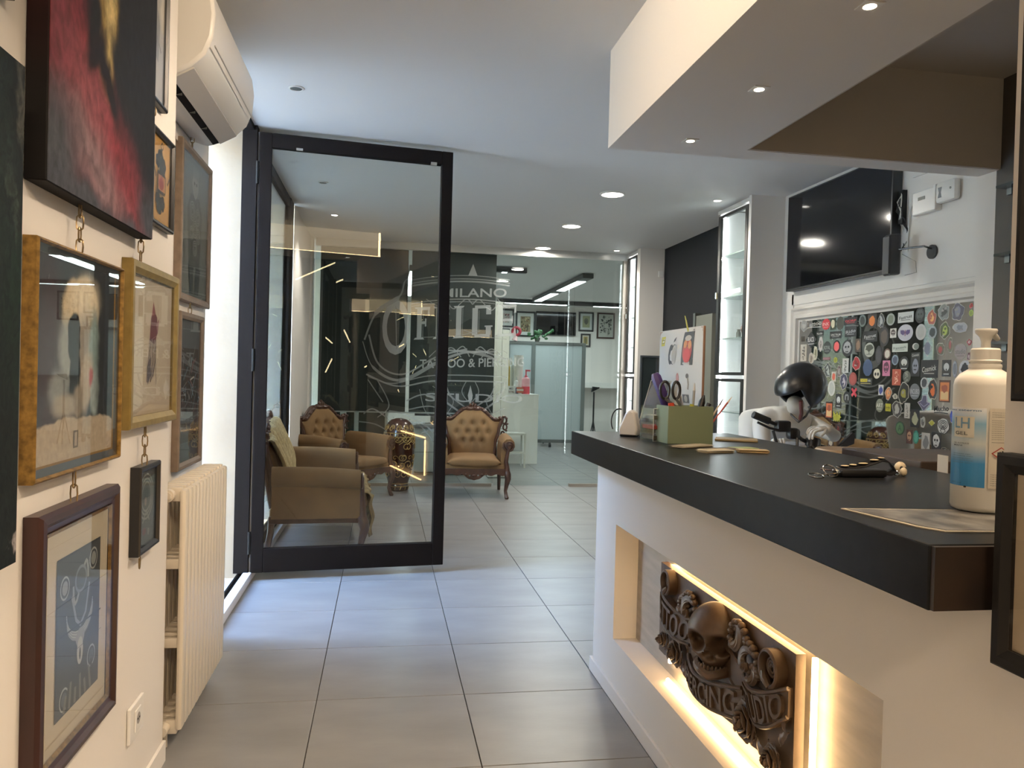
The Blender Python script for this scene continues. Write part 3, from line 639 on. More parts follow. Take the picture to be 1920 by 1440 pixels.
MB().cyl((.012, -.39, .025), (.012, .37, .025), .017, n=12).build('feed_pipe', Mcream, t, smooth=True)
for y in (-.3, .3): boxm((-.139, y-.012, .74), (-.03, y+.012, .765)).build('bracket', Mcream, t)
for y in (-.31, .31): MB().cyl((-.0, y, -.06), (-.0, y, .01), .011, n=10).build('foot', Mcream, t)
# ================================================================ reception counter
Mcb = Mw
t = thing('reception_counter', 'white plastered reception counter with a lit display niche', 'counter', (1.2, 2.3, 0))
mb = MB()
mb.box((.975, 1.09, 0), (1.55, 3.43, .246)).box((.975, 1.09, .726), (1.55, 3.43, .984)).box((.975, 3.13, .246), (1.55, 3.43, .726)).box((.975, 1.09, .246), (1.55, 1.366, .726)).box((1.085, 1.366, .246), (1.55, 3.13, .726))
sub(mb, 'body', Mcb, t)
sub(MB().box((.962, 1.09, 0), (.975, 3.445, .062), bev=.003).box((.975, 3.43, 0), (1.55, 3.445, .062), bev=.003), 'baseboard', Mcb, t)
sub(boxm((1.075, 1.367, .2465), (1.0845, 3.129, .7255)), 'niche_back_plate', mat('brushed_zinc', (.40, .375, .34), .45, .25, noise=.12, nscale=6, stretch=(1, 1, 6)), t)
Mled = emitter('warm_led', (1, .62, .27), 22)
for a, b in (((1.057, 1.742, .27), (1.057, 1.742, .668)), ((1.038, 1.45, .2545), (1.038, 2.66, .2545)), ((1.060, 1.79, .682), (1.060, 2.70, .682)), ((1.062, 2.702, .30), (1.062, 2.702, .66))):
    sub(MB().cyl(a, b, .0078, n=10), 'led_strip', Mled, t)
o = tag(boxm((.857, 1.10, .985), (1.62, 3.475, 1.09), bev=.003).build('reception_worktop', [Mcounter]), 'thick dark grey counter top over the white reception counter', 'worktop')
o = tag(boxm((.860, 1.0905, .987), (1.5, 1.0995, 1.088)).build('counter_end_cap', [Mcend]), 'unfinished brown end of the counter top beside the right wall', 'end cap')

# ------------------------------------------------ carved plaque
t = thing('carved_plaque', 'carved dark wooden plaque with a skull, roses and lettered ribbons in the counter niche', 'plaque', (1.048, 2.235, .36), -PI/2)
Mcarve = mat('carved_plaque_wood', (.080, .048, .027), .42, noise=.25, nscale=20, bump=.05, bscale=80)
out = [(-.475, .31), (.468, .31), (.470, -.02), (.44, -.05), (.38, -.06), (.33, -.03), (.285, -.015), (.25, -.02), (.21, .0), (.15, -.012), (.05, -.022), (-.06, -.012), (-.14, .004), (-.19, .0), (-.24, -.012), (-.30, .004), (-.36, .0), (-.42, -.012), (-.475, -.01)]
MB().prism([(x, -.001, z) for x, z in out], (0, -.027, 0)).build('board', Mcarve, t)
YF = -.028
def ribbon(name, top, bot, bulge, textstr, th=.014, tz=(.12, .88), tx=(.06, .94)):
    T = curve(top, 10); B = curve(bot, 10); n = len(T)
    def P(s, v, off):
        i = min(n-2, int(s*(n-1))); k = s*(n-1)-i
        a = [T[i][j]*(1-k)+T[i+1][j]*k for j in (0, 1)]; b = [B[i][j]*(1-k)+B[i+1][j]*k for j in (0, 1)]
        d = YF-th-bulge*math.sin(PI*s)-off
        return (b[0]+(a[0]-b[0])*v, d, b[1]+(a[1]-b[1])*v)
    mb = MB(); g = mb.grid(lambda u, v: P(u, v, 0), 31, 5)
    mb.grid(lambda u, v: (P(u, 0, 0)[0], YF+(P(u, 0, 0)[1]-YF)*v, P(u, 0, 0)[2]), 31, 2); mb.grid(lambda u, v: (P(u, 1, 0)[0], YF+(P(u, 1, 0)[1]-YF)*v, P(u, 1, 0)[2]), 31, 2)
    for e in (0, 1): mb.grid(lambda u, v: (P(e, v, 0)[0], YF+(P(e, v, 0)[1]-YF)*u, P(e, v, 0)[2]), 2, 5)
    r = mb.build(name, Mcarve, t, smooth=True)
    for v in (.03, .97): MB().tube([P(i/30, v, .001) for i in range(31)], .006, 6).build('ribbon_edge', Mcarve, r, smooth=True)
    if textstr:
        v2, f2_ = text2d(textstr)
        bm = bmesh.new(); vs = [bm.verts.new(P(tx[0]+(tx[1]-tx[0])*a, tz[0]+(tz[1]-tz[0])*b, .010)) for a, b in v2]
        for f in f2_:
            try: bm.faces.new([vs[i] for i in f])
            except ValueError: pass
        bmesh.ops.remove_doubles(bm, verts=bm.verts[:], dist=1e-6)
        ret = bmesh.ops.extrude_face_region(bm, geom=bm.faces[:])
        for v in ret['geom']:
            if isinstance(v, bmesh.types.BMVert): v.co.y += .010
        MB().bm(bm).build('raised_lettering', Mcarve, r)
    return r
ribbon('ribbon', [(-.415, .235), (-.37, .215), (-.25, .200), (-.11, .212)], [(-.41, .135), (-.36, .115), (-.27, .10), (-.16, .112)], .014, 'TATTOO')
ribbon('ribbon', [(-.165, .085), (-.08, .062), (.05, .078), (.215, .128)], [(-.165, .018), (-.08, -.006), (.06, -.002), (.222, .035)], .022, '&PIERCING')
ribbon('ribbon', [(.222, .168), (.28, .155), (.36, .175), (.462, .225)], [(.27, .082), (.33, .072), (.40, .098), (.462, .15)], .014, 'STUDIO')
ribbon('ribbon_fold', [(-.16, .155), (-.12, .150), (-.06, .16)], [(-.165, .06), (-.12, .055), (-.06, .07)], .004, None, th=.006)
ribbon('ribbon_fold', [(.12, .20), (.18, .185), (.225, .165)], [(.13, .11), (.19, .10), (.225, .10)], .004, None, th=.006)
for x, z, r, s in ((-.352, .268, .044, 1), (.385, .245, .050, -1)):
    mb = MB()
    Mx = Matrix.Translation((x, YF, z)) @ Matrix.Rotation(PI/2, 4, 'X')
    mb.lathe([(r, 0), (r, .030), (r-.004, .034), (r-.008, .034), (r-.011, .030), (r-.011, .006), (0.001, .012)], 28, M=Mx, cap=False)
    mb.tube([(x+s*(r*.15+r*.06*a/4)*math.cos(a*.55), YF-.016, z+(r*.15+r*.06*a/4)*math.sin(a*.55)) for a in range(30)], .004, 6)
    mb.tube([(x+s*r*.5, YF-.03, z-r*.3), (x+s*r*.2, YF-.032, z-r*.6), (x-s*r*.2, YF-.03, z-r*.9)], [.006, .012, .008], 8)
    mb.build('ribbon_scroll', Mcarve, t, smooth=True)
def skullv(a, b):
    th = 2*PI*a; ph = PI*(b-.5); x = math.cos(ph)*math.cos(th); y = math.cos(ph)*math.sin(th); z = math.sin(ph)
    X, Y, Z = .088*x, .080*y, .100*z
    if Z < -.005: k = min(1, (-Z-.005)/.09); X *= 1-.36*k; Y *= 1-.12*k
    f = 1 if Y < 0 else 0
    for sx in (-.037, .037):
        d = ((X-sx)/.027)**2+((Z+.012)/.027)**2; Y += f*.055*math.exp(-d*d)
        d = ((X-sx*1.55)/.018)**2+((Z+.042)/.014)**2; Y -= f*.012*math.exp(-d)
        d = ((X-sx)/.04)**2+((Z-.026)/.012)**2; Y -= f*.006*math.exp(-d)
    wn = .009+.014*max(0, min(1, (-.03-Z)/.03)); d = (X/wn)**2+((Z+.044)/.016)**2; Y += f*.030*math.exp(-d*d)
    ca, sa = math.cos(.75), math.sin(.75); return (.035+X*ca-Y*sa, YF-.012+X*sa+Y*ca, .212+Z)
sk = MB().grid(skullv, 72, 54, closed_u=True).build('skull', Mcarve, t, smooth=True, angle=80)
mb = MB()
for k in range(9):
    a = (k-4)*.24; mb.ell((.035+.050*math.sin(a+.75), YF-.014-.050*math.cos(a+.75), .125), (.0042, .005, .010), seg=8, ring=6)
mb.build('teeth', Mcarve, sk, smooth=True)
MB().tube([(.035+.054*math.sin(a*.3-.75), YF-.012-.052*math.cos(a*.3-.75), .106+.02*abs(a-5)/5) for a in range(11)], .014, 8).build('jaw', Mcarve, sk, smooth=True)
def rose(x, z, r):
    mb = MB()
    for ring, (n, rr_, h, tilt) in enumerate(((3, .25, .034, .2), (4, .48, .028, .5), (6, .74, .020, .8), (7, .98, .010, 1.1))):
        for k in range(n):
            a = 2*PI*k/n+ring*.5
            Mr = Matrix.Rotation(-a, 3, 'Y') @ Matrix.Rotation(tilt, 3, 'Z')
            mb.ell((x+r*rr_*.78*math.cos(a), YF-h-.006, z+r*rr_*.78*math.sin(a)), (r*.10, r*.22, r*.62*rr_+r*.10), M=Mr, seg=8, ring=6)
    mb.tube([(x+r*(.05+.028*q)*math.cos(q*.6), YF-.052+.0014*q, z+r*(.05+.028*q)*math.sin(q*.6)) for q in range(28)], .004, 6)
    mb.build('rose', Mcarve, t, smooth=True)
rose(-.262, .055, .05); rose(.252, .048, .056); rose(-.375, .06, .034); rose(.40, .015, .04)
def leaf(x, z, L, ang, w=.35):
    mb = MB(); c, s = math.cos(ang), math.sin(ang)
    def fn(u, v):
        q = (u-.5)*2; ww = w*L*math.sin(PI*min(.98, v*.95+.03))*(1+.15*math.cos(v*24)); px, pz = v*L, q*ww/2
        return (x+px*c-pz*s, YF-.006-.016*math.sin(PI*v)*(1-.5*abs(q))-.004*abs(q), z+px*s+pz*c)
    mb.grid(fn, 7, 14); mb.build('leaf', Mcarve, t, smooth=True)
for a in ((-.30, .10, .07, 2.4), (-.22, .03, .06, -.6), (-.31, .03, .07, 3.6), (.30, .03, .08, -.5), (.21, .02, .06, 3.8), (.33, .09, .07, .3), (.36, .05, .09, -.9), (.42, .06, .07, .9), (.38, -.02, .07, -2.2), (.45, .10, .06, 1.6), (-.41, .10, .06, 1.9), (-.19, .09, .05, .8)): leaf(*a)
def flourish(x, z, s, r):
    mb = MB()
    for k, (rad, a0, tu) in enumerate(((r, 0, 2.1), (r*.72, .7, 1.8), (r*.5, 1.5, 1.5))):
        n = 26; pts = [(x+s*(rad*(1-.75*q/n))*math.cos(a0+tu*PI*q/n), YF-.012-.02*q/n-.004*k, z+(rad*(1-.75*q/n))*math.sin(a0+tu*PI*q/n)) for q in range(n)]
        mb.tube(pts, [.004+.008*math.sin(PI*q/n) for q in range(n)], 7)
    for k in range(9):
        a = k*.42-.6; mb.ell((x+s*r*1.08*math.cos(a), YF-.016, z+r*1.08*math.sin(a)), (.012, .012, .010), seg=8, ring=6)
    mb.build('flourish', Mcarve, t, smooth=True)
flourish(-.165, .232, 1, .046); flourish(-.21, .225, -1, .03); flourish(.19, .250, -1, .046); flourish(.255, .215, 1, .045); flourish(.29, .185, -1, .025)

# ------------------------------------------------ things on the counter
ZC = 1.0905
CB = Vector((1.192, 1.388, ZC+.0035)); toC = Vector((-CB.x, -CB.y, 0)).normalized(); rgt = Vector((-toC.y, toC.x, 0))
t = thing('gel_bottle', 'white pump bottle of hand gel with a blue label, on the counter', 'bottle', CB)
Mbot = mat('white_hdpe', (.80, .77, .70), .42)
MB().lathe([(.045, 0), (.052, .003), (.0545, .010), (.0545, .25), (.052, .262), (.044, .273), (.029, .283), (.0275, .288)], 40).build('bottle_body', Mbot, t, smooth=True, angle=50)
MB().lathe([(.029, .284), (.030, .288), (.029, .293), (.0265, .294), (.0265, .322), (.024, .325), (.010, .326)], 32).lathe([(.029, .297), (.0295, .300), (.027, .302)], 32, cap=False).build('pump_collar', Mbot, t, smooth=True)
hd = MB().lathe([(.009, .325), (.0085, .338), (.012, .348), (.0195, .356), (.0205, .361), (.019, .364), (.001, .365)], 28)
hd.tube([(0, 0, .354), tuple(-toC*.02+rgt*.012+Vector((0, 0, .355))), tuple(-toC*.04+rgt*.02+Vector((0, 0, .346)))], [.008, .007, .005], 10)
hd.build('pump_head', Mbot, t, smooth=True)
class Wrap(Flat):
    def P(s, x, y):
        a = s.w[0]+(s.w[1]-s.w[0])*x; rad = .0546+.00012+.00012*s.k
        return (toC*math.cos(a)+rgt*math.sin(a))*rad+Vector((0, 0, s.h[0]+(s.h[1]-s.h[0])*y))
    def rect(s, x0, y0, x1, y1, c, n=14):
        s.k += 1; vs = []; 
        for i in range(n+1):
            x = x0+(x1-x0)*i/n; vs += [s.P(x, y0), s.P(x, y1)]
        s.mb.add(vs, [(2*i, 2*i+2, 2*i+3, 2*i+1) for i in range(n)], s.mi(c)); return s
A0, A1 = math.radians(-82), math.radians(6)
Mgrad = bpy.data.materials.new('label_blue_gradient'); Mgrad.use_nodes = True
n_ = Mgrad.node_tree.nodes; l_ = Mgrad.node_tree.links; tc = n_.new('ShaderNodeTexCoord'); sx = n_.new('ShaderNodeSeparateXYZ'); rp = n_.new('ShaderNodeValToRGB')
l_.new(tc.outputs['Generated'], sx.inputs[0]); l_.new(sx.outputs['Z'], rp.inputs[0]); l_.new(rp.outputs[0], n_['Principled BSDF'].inputs['Base Color']); n_['Principled BSDF'].inputs['Roughness'].default_value = .4
for p, c in ((0, '2f7fb4'), (.30, '8fb6cc'), (.55, 'c9d0ce'), (.8, '7fb0cf'), (1, '2f86bd')):
    e = rp.color_ramp.elements.new(p) if p not in (0, 1) else rp.color_ramp.elements[int(p)]; e.color = (*hexc(c), 1)
F = Wrap((0, 0, 0), (1, 0, 0), (0, 0, 1), (A0, A1), (.050, .206)); F.rect(0, 0, 1, 1, Mgrad); F.mb.build('label', F.ms, t, fixn=False)
F = Wrap((0, 0, 0), (1, 0, 0), (0, 0, 1), (A0, A1), (.050, .206)); F.k = 2
F.rect(.22, .62, .76, .885, 'e2dccb'); F.k += 4; F.text('LH', .27, .735, .66, .87, '6f93ab'); F.text('GEL', .29, .65, .62, .695, '55554f')
F.text('GEL ALCOLICO', .25, .535, .66, .555, '45505a'); F.text('MANI', .25, .505, .50, .525, '45505a')
for i, y in enumerate((.40, .375, .345, .32, .29)): F.text('igienizzante mani', .24, y, .70+.05*(i % 2), y+.016, '5a7386')
F.text('500 ml', .22, .03, .5, .05, '24638c'); F.text('uso esterno', .1, .955, .9, .975, '2a6690')
F.rect(1.06, .0, 1.75, 1, 'd8d0bf')
for i in range(13): F.text('avvertenze e modo di impiego', 1.1, .94-.026*i-(.02 if i > 2 else 0), 1.7, .955-.026*i-(.02 if i > 2 else 0), '7d776b')
for i in range(6): F.text('ingredienti alcol aqua', 1.1, .17-.027*i, 1.62, .182-.027*i, '6d685e')
F.rect(1.1, .575, 1.6, .58, '6d685e')
for q, c in ((.20, 'b4483a'), (.165, 'e0d8c8')): F.poly([(1.30-q, .44), (1.30, .44-q*.42), (1.30+q, .44), (1.30, .44+q*.42)], c)
F.poly([(1.24, .41), (1.36, .41), (1.37, .45), (1.32, .48), (1.30, .455), (1.27, .47), (1.23, .44)], '1c1a18')
F.disc(.62, .0, .03, .012, '26241f'); F.mb.build('label_print', F.ms, t, fixn=False)

t = thing('marbled_mat', 'grey marbled counter mat with a pale border under the gel bottle', 'mat', (1.12, 1.29, ZC))
mq = [(.905, 1.418), (1.40, 1.375), (1.40, 1.155), (.958, 1.192), (.935, 1.235)]
sub(MB().prism([(x, y, ZC) for x, y in mq], (0, 0, .002)), 'mat_edge', ink('c9c2ae'), t)
sub(MB().prism([(1.12+(x-1.12)*.968, 1.28+(y-1.28)*.945, ZC+.002) for x, y in mq], (0, 0, .0003)), 'mat_line', ink('26241f'), t)
cxm, cym = 1.12, 1.28
mm = mat('marble_print', hexc('8f8d88'), .35, noise=0, color2=hexc('202021'), nscale=12, stretch=(1.6, 1, 1))
sub(MB().prism([(cxm+(x-cxm)*.95, cym+(y-cym)*.91, ZC+.002) for x, y in mq], (0, 0, .0006)), 'marble_sheet', mm, t)

# keys
t = thing('key_bunch', 'bunch of keys with a black and leopard strap on the counter', 'keys', (1.27, 1.93, ZC))
def kk(x, y, z=0.): return (x-1.27, y-1.93, z)
def kring(c, r, n, name='key_ring'): MB().tube([(c[0]+r*math.cos(2*PI*k/20), c[1]+r*math.sin(2*PI*k/20)*.9, c[2]+n*math.sin(2*PI*k/20)) for k in range(20)], .0018, 6, closed=True).build(name, Mchrome, t, smooth=True)
kring((-.135, -.035, .005), .020, .004); kring((-.085, -.02, .016), .019, .014)
for i, a in enumerate((.2, 1.0, -.5)):
    mb = MB(); mb.prism([(q[0], q[1], 0) for q in ngon(0, 0, .012, .012, 14)], (0, 0, .0022)); mb.box((.010, -.0035, .0002), (.045, .0035, .002)); mb.box((.03, .003, .0002), (.034, .006, .002)); mb.box((.038, .003, .0002), (.042, .0065, .002))
    mb.xform(Matrix.Translation((-.085+.02*i*.6, -.03+.01*i, .003+.005*i)) @ Matrix.Rotation(a+2.6, 4, 'Z') @ Matrix.Rotation(.15*i, 4, 'X')); mb.build('key', Mchrome if i != 1 else Mbrass, t, bevel=.0004)
boxm((-.06, -.035, 0), (.075, .014, .021), bev=.007).build('key_fob', Mblackp, t, smooth=True)
mb = MB(); st = [(-.05, .0, .020), (-.02, .004, .026), (.02, .008, .028), (.06, .012, .038), (.085, .015, .046), (.105, .016, .043), (.118, .012, .030), (.122, .005, .015), (.10, -.005, .008), (.05, -.012, .012)]
stc = [Vector((a, b, c)) for a, b, c in st]
def strapf(u, v):
    s = u*(len(stc)-1); i = min(len(stc)-2, int(s)); p = stc[i].lerp(stc[i+1], s-i); return (p.x, p.y+(v-.5)*.024, p.z+(v-.5)*.010)
mb.grid(strapf, 40, 4); o = mb.build('strap', Mblackp, t, smooth=True)
for q_, e_ in ((.08, .012), (.16, .010), (.25, .014), (.36, .013), (.46, .009)):
    c_ = strapf(q_, .5); MB().ell((c_[0], c_[1], c_[2]+.003), (e_, .009, .002), seg=10, ring=6).build('leopard_patch', ink('d8c8a0', .4), t, smooth=True); so = o.modifiers.new('th', 'SOLIDIFY'); so.thickness = .002
MB().ell((.150, .02, .020), (.017, .012, .018)).ell((.146, .0, .012), (.010, .008, .012)).build('skull_charm', mat('ivory', (.62, .52, .36), .4), t, smooth=True)
MB().ell((.146, .0085, .021), (.005, .004, .006), seg=8, ring=6).ell((.157, .0085, .018), (.005, .004, .006), seg=8, ring=6).build('charm_sockets', Mblackp, t, smooth=True)
kring((.128, .008, .008), .011, .006)

# card stacks and slips
def cards(label, c, rz, n, cols, w=.085, d=.055, name='card_stack', th=.0009, jit=.006, cat='cards', grp=None):
    t = thing(name, label, cat, (c[0], c[1], ZC), rz, grp); rnd = random.Random(int(c[0]*1000))
    for k in range(n):
        mb = boxm((-w/2, -d/2, 0), (w/2, d/2, th*.85)); mb.xform(Matrix.Translation((rnd.uniform(-jit, jit), rnd.uniform(-jit, jit), k*th)) @ Matrix.Rotation(rnd.uniform(-.12, .12), 4, 'Z'))
        mb.build('card', ink(cols[k % len(cols)], .6), t)
cards('fan of dull grey-brown cards at the foot of the green pen box', (1.135, 2.745), .5, 7, ['b3a78e', 'c9bda0', '978b76'], w=.17, d=.06, jit=.012)
cards('stack of white-topped business cards nearest the counter edge', (1.145, 2.55), .35, 10, ['c9bd9c', 'ddd2b2', 'e8e3d6'], w=.12, d=.055)
cards('stack of cream business cards to the right of the white-topped stack', (1.285, 2.555), -.25, 11, ['b3996a', 'c9b080', 'd6c096'], w=.10)
cards('pale green slips lying behind the cream business cards', (1.32, 2.70), .1, 4, ['8f9a62', '9fac6c'], w=.09, d=.06)
cards('loose brown cards between the card stacks', (1.22, 2.66), .2, 4, ['4f4638', '6b5f4b'], w=.12, d=.05, jit=.015)
o = tag(boxm((-.085, -.06, 0), (.085, .06, .008), bev=.002).build('wooden_tray', mat('pale_wood', hexc('a8946c'), .5, noise=.12, nscale=12, stretch=(1, 6, 1))), 'thin pale wooden slab behind the green pen box', 'slab'); o.location = (1.46, 3.05, ZC); o.rotation_euler = (0, 0, -.45)

# green pen box
t = thing('pen_box', 'green metal pen box standing on the counter', 'pen box', (1.175, 2.915, ZC), .02)
Mgr = mat('sage_green_enamel', hexc('7e8a70'), .35)
w, d, h = .186, .125, .146
MB().box((-w/2, -d/2, 0), (w/2, -d/2+.003, h)).box((-w/2, d/2-.003, 0), (w/2, d/2, h)).box((-w/2, -d/2+.003, 0), (-w/2+.003, d/2-.003, h)).box((w/2-.003, -d/2+.003, 0), (w/2, d/2-.003, h)).box((-w/2+.003, -d/2+.003, 0), (w/2-.003, d/2-.003, .003)).build('box_shell', Mgr, t, bevel=.001)
def intool(name, label, cat, x, y, lean, az, col, length, r=.004, tip=None, grp=None):
    b = Vector((1.175+x, 2.915+y, ZC+.006)); dr = Vector((math.sin(lean)*math.cos(az), math.sin(lean)*math.sin(az), math.cos(lean)))
    t = thing(name, label, cat, b, 0, grp); MB().cyl((0, 0, 0), dr*length, r, n=10).build('barrel', ink(col, .4), t, smooth=True)
    if tip: MB().cyl(dr*length, dr*(length+.03), r*1.05, r*.3, n=10).build('tip', ink(tip, .4), t, smooth=True)
    return t
intool('pencil', 'red pencil sticking out to the right of the green pen box', 'pencil', .055, -.01, .68, .1, 'a8483a', .20, .0035, 'd8b894')
intool('pencil', 'cream pencil beside the red pencil in the green pen box', 'pencil', .06, .01, .55, .0, 'd8c8a8', .17, .0035, '3a3532')
intool('marker', 'fat black marker in the middle of the green pen box', 'marker', .02, -.02, .35, .4, '121212', .165, .013, '1c1c1c')
intool('marker', 'yellow highlighter beside the fat black marker', 'marker', -.005, -.01, .25, .3, 'b7b53c', .15, .009)
intool('marker', 'short black marker at the right rim of the green pen box', 'marker', .05, .03, .45, .2, '161414', .165, .010)
intool('marker', 'orange-red marker at the left rim of the green pen box', 'marker', -.045, -.03, .15, 2.8, 'd2492c', .152, .012)
intool('spray_pen', 'clear pump pen standing upright at the right of the pen box', 'pen', .045, .045, .05, .0, 'a9a9a4', .20, .006, 'd8d8d2')
t = thing('hair_clipper', 'purple handled clipper leaning left out of the green pen box', 'clipper', (1.165, 2.93, ZC+.006)); dv = Vector((-.36, .1, .93)).normalized()
MB().tube([(0, 0, 0), dv*.12, dv*.15], [.010, .013, .016], 10).build('shaft', Mblackp, t, smooth=True)
MB().tube([dv*.15, dv*.16, dv*.27, dv*.285], [.014, .021, .021, .014], 8).build('handle', mat('purple_plastic', hexc('4a3a74'), .4), t, smooth=True)
t = thing('scissors', 'black handled scissors standing in the green pen box', 'scissors', (1.16, 2.90, ZC+.006))
for s, x in ((-1, -.075), (1, -.028)):
    c = Vector((x, 0, .20)); MB().tube([(c.x+.019*math.cos(2*PI*k/18)*(1 if s < 0 else .8), 0, c.z+.034*math.sin(2*PI*k/18)) for k in range(18)], .0055, 8, closed=True).build('finger_loop', Mblackp, t, smooth=True)
    MB().tube([(c.x, 0, .168), (s*.004, 0, .12), (-s*.003, 0, .01)], [.006, .006, .003], 8).build('blade', Mgrey, t, smooth=True)
# acrylic card dispenser left of the pen box
t = thing('card_dispenser', 'clear acrylic tiered card dispenser left of the green pen box', 'card holder', (1.09, 3.02, ZC), .1)
Macr = glassy('acrylic', (.93, .94, .93), base=.10)
mb = MB()
for x in (-.034, .032): mb.box((x, -.06, 0), (x+.002, .06, .13))
mb.box((-.032, .058, 0), (.032, .06, .14))
for k in range(3): mb.box((-.032, -.06, .005+.04*k), (.032, .058, .007+.04*k)).box((-.032, -.06, .007+.04*k), (.032, -.058, .022+.04*k))
mb.build('acrylic_shell', Macr, t)
MB().tube([(-.033, -.06, .13), (-.033, -.06, 0), (.033, -.06, 0), (.033, -.06, .13), (-.033, -.06, .13)], .0014, 5).build('edge_bead', ink('d8d6cc', .3), t)
for k, c in enumerate(('6b5a48', 'b23a30', '8a8478')):
    boxm((-.03, -.055, .0075+.04*k), (.03, .05, .022+.04*k)).build('card', ink(c), t)
# leaning acrylic sign holder and payment terminal
t = thing('sign_holder', 'leaning acrylic sign holder with a dull brown sheet', 'sign holder', (1.115, 3.20, ZC), -1.05)
Mr_ = Matrix.Rotation(-.38, 4, 'X')
boxm((-.052, -.002, .02), (.052, .0, .25)).xform(Mr_).build('sheet', mat('brown_sheet', hexc('6b6152'), .5, noise=.2, nscale=12), t)
boxm((-.056, -.0045, .0), (.056, -.002, .26)).xform(Mr_).build('acrylic_front', Macr, t); boxm((-.056, .0, .0), (.056, .0025, .26)).xform(Mr_).build('acrylic_back', Macr, t)
MB().tube([Mr_ @ Vector(p) for p in ((-.056, -.002, 0), (-.056, -.002, .26), (.056, -.002, .26), (.056, -.002, 0))], .0018, 5).build('edge_bead', ink('cfccc0', .3), t)
t = thing('payment_terminal', 'white rounded payment terminal standing behind the card dispenser', 'terminal', (1.055, 3.21, ZC), -.6)
mb = MB()
mb.prism([(-.045, -.03, 0), (-.05, -.03, .03), (-.02, -.03, .10), (.0, -.03, .115), (.02, -.03, .105), (.035, -.03, .03), (.03, -.03, 0)], (0, .06, 0)); mb.build('terminal_body', Mwhitep, t, bevel=.008, smooth=True)
boxm((-.04, -.034, -.0), (.03, .034, .008), bev=.003).build('terminal_foot', Mblackp, t)
MB().tube([(-.045+.035*math.cos(a*.28+1.3)-.01, 0, .06+.055*math.sin(a*.28+1.3)) for a in range(10)], .0028, 6).build('terminal_cable', Mblackp, t, smooth=True)

# all-in-one computer seen from behind
t = thing('desktop_computer', 'white all-in-one computer seen from behind, stuck with small stickers', 'computer', (1.285, 3.235, ZC), -PI/2)
w, h = .50, .355; z0 = .115
def backf(u, v):
    x = (u-.5)*2; z = (v-.5)*2; return (x*w/2, -.012-.028*max(0, (1-x*x))*max(0, (1-z*z))**.7, z0+h/2+z*h/2)
Mal = mat('white_computer_shell', (.62, .61, .56), .35)
mb = MB().grid(backf, 25, 19); mb.build('rear_shell', Mal, t, smooth=True)
boxm((-w/2, -.0125, z0), (w/2, 0, z0+h), bev=.004).build('screen_body', mat('orange_edge', hexc('9a7a66'), .35, .3), t)
boxm((-w/2+.01, .0, z0+.06), (w/2-.01, .0015, z0+h-.01)).build('screen', mat('dark_screen', (.01, .01, .012), .1), t)
MB().prism([(-.07, -.02, z0+.12), (-.07, -.034, z0+.12), (-.07, -.075, .012), (-.07, -.06, .006)], (.14, 0, 0)).box((-.08, -.09, 0), (.08, .07, .008), bev=.002).build('stand', Mal, t)
F = Flat((-w/2, -.042, z0), (1, 0, 0), (0, 0, 1), w, h, lift=.0003)
def Pc(x, y):
    b = backf(x, y); return Vector((b[0], b[1]-.0006-.0002*F.k, b[2]))
F.P = Pc
apple = [(.36, .74), (.38, .80), (.42, .81), (.45, .79), (.48, .81), (.52, .80), (.54, .76), (.515, .72), (.52, .66), (.54, .63), (.51, .57), (.48, .555), (.45, .57), (.42, .555), (.39, .57), (.365, .62), (.355, .68)]
def sub2(p, k=3): return [(p[i][0]+(p[(i+1) % len(p)][0]-p[i][0])*q/k, p[i][1]+(p[(i+1) % len(p)][1]-p[i][1])*q/k) for i in range(len(p)) for q in range(k)]
def stk(fn, k0=0):
    global F
    F = Flat((-w/2, -.042, z0), (1, 0, 0), (0, 0, 1), w, h, lift=.0003); F.P = Pc; F.k = k0; fn(); F.build('sticker', t)
def s_apple(): F.poly(apple, '2a2826'); F.poly([(.45, .83), (.46, .87), (.50, .90), (.49, .85)], '2a2826')
def s_fig():
    for i in range(6): F.rect(.66, .55+.066*i, .86, .55+.066*(i+1), '3a3a36')
    F.disc(.76, .72, .08, .15, 'a34a40'); F.disc(.76, .66, .06, .09, 'b03a34'); F.disc(.72, .80, .03, .05, 'c98a5a'); F.disc(.80, .79, .03, .05, 'c98a5a'); F.disc(.76, .87, .06, .035, 'b9b4a8'); F.rect(.70, .56, .82, .58, 'c9c2b4')
stk(s_apple); stk(s_fig)
stk(lambda: (F.disc(.50, .68, .055, .12, 'b9b4a8'), F.disc(.50, .68, .04, .09, 'a8a296')), 4); stk(lambda: F.disc(.58, .77, .02, .03, 'd6d0c0'))
stk(lambda: (F.rect(.08, .80, .20, .92, 'b5a73a'), F.rect(.10, .83, .18, .84, '6d6428'), F.rect(.10, .87, .18, .88, '6d6428')))
stk(lambda: (F.disc(.83, .94, .02, .035, '77736a'), F.disc(.83, .94, .012, .022, 'c9c6bc'))); stk(lambda: (F.disc(.60, .38, .03, .075, 'a87066'), F.disc(.60, .38, .018, .05, 'b98a80')))
stk(lambda: (F.disc(.78, .42, .025, .03, '5a5146'), F.line([(.79, .40), (.80, .32), (.79, .26)], .012, '8a7f6c'))); stk(lambda: (F.poly([(.68, .1), (.8, .1), (.8, .2), (.68, .2)], '4a4740'), F.disc(.74, .15, .03, .04, 'a9a498')))
MB().tube([(.12, -.012, z0+h-.06), (.10, -.02, z0+h+.0), (.06, -.01, z0+h+.03), (.02, .0, z0+h+.055)], [.004, .0035, .003, .002], 6).build('cable_tie', mat('yellow_green_tie', hexc('a9ac5a'), .4), t, smooth=True)

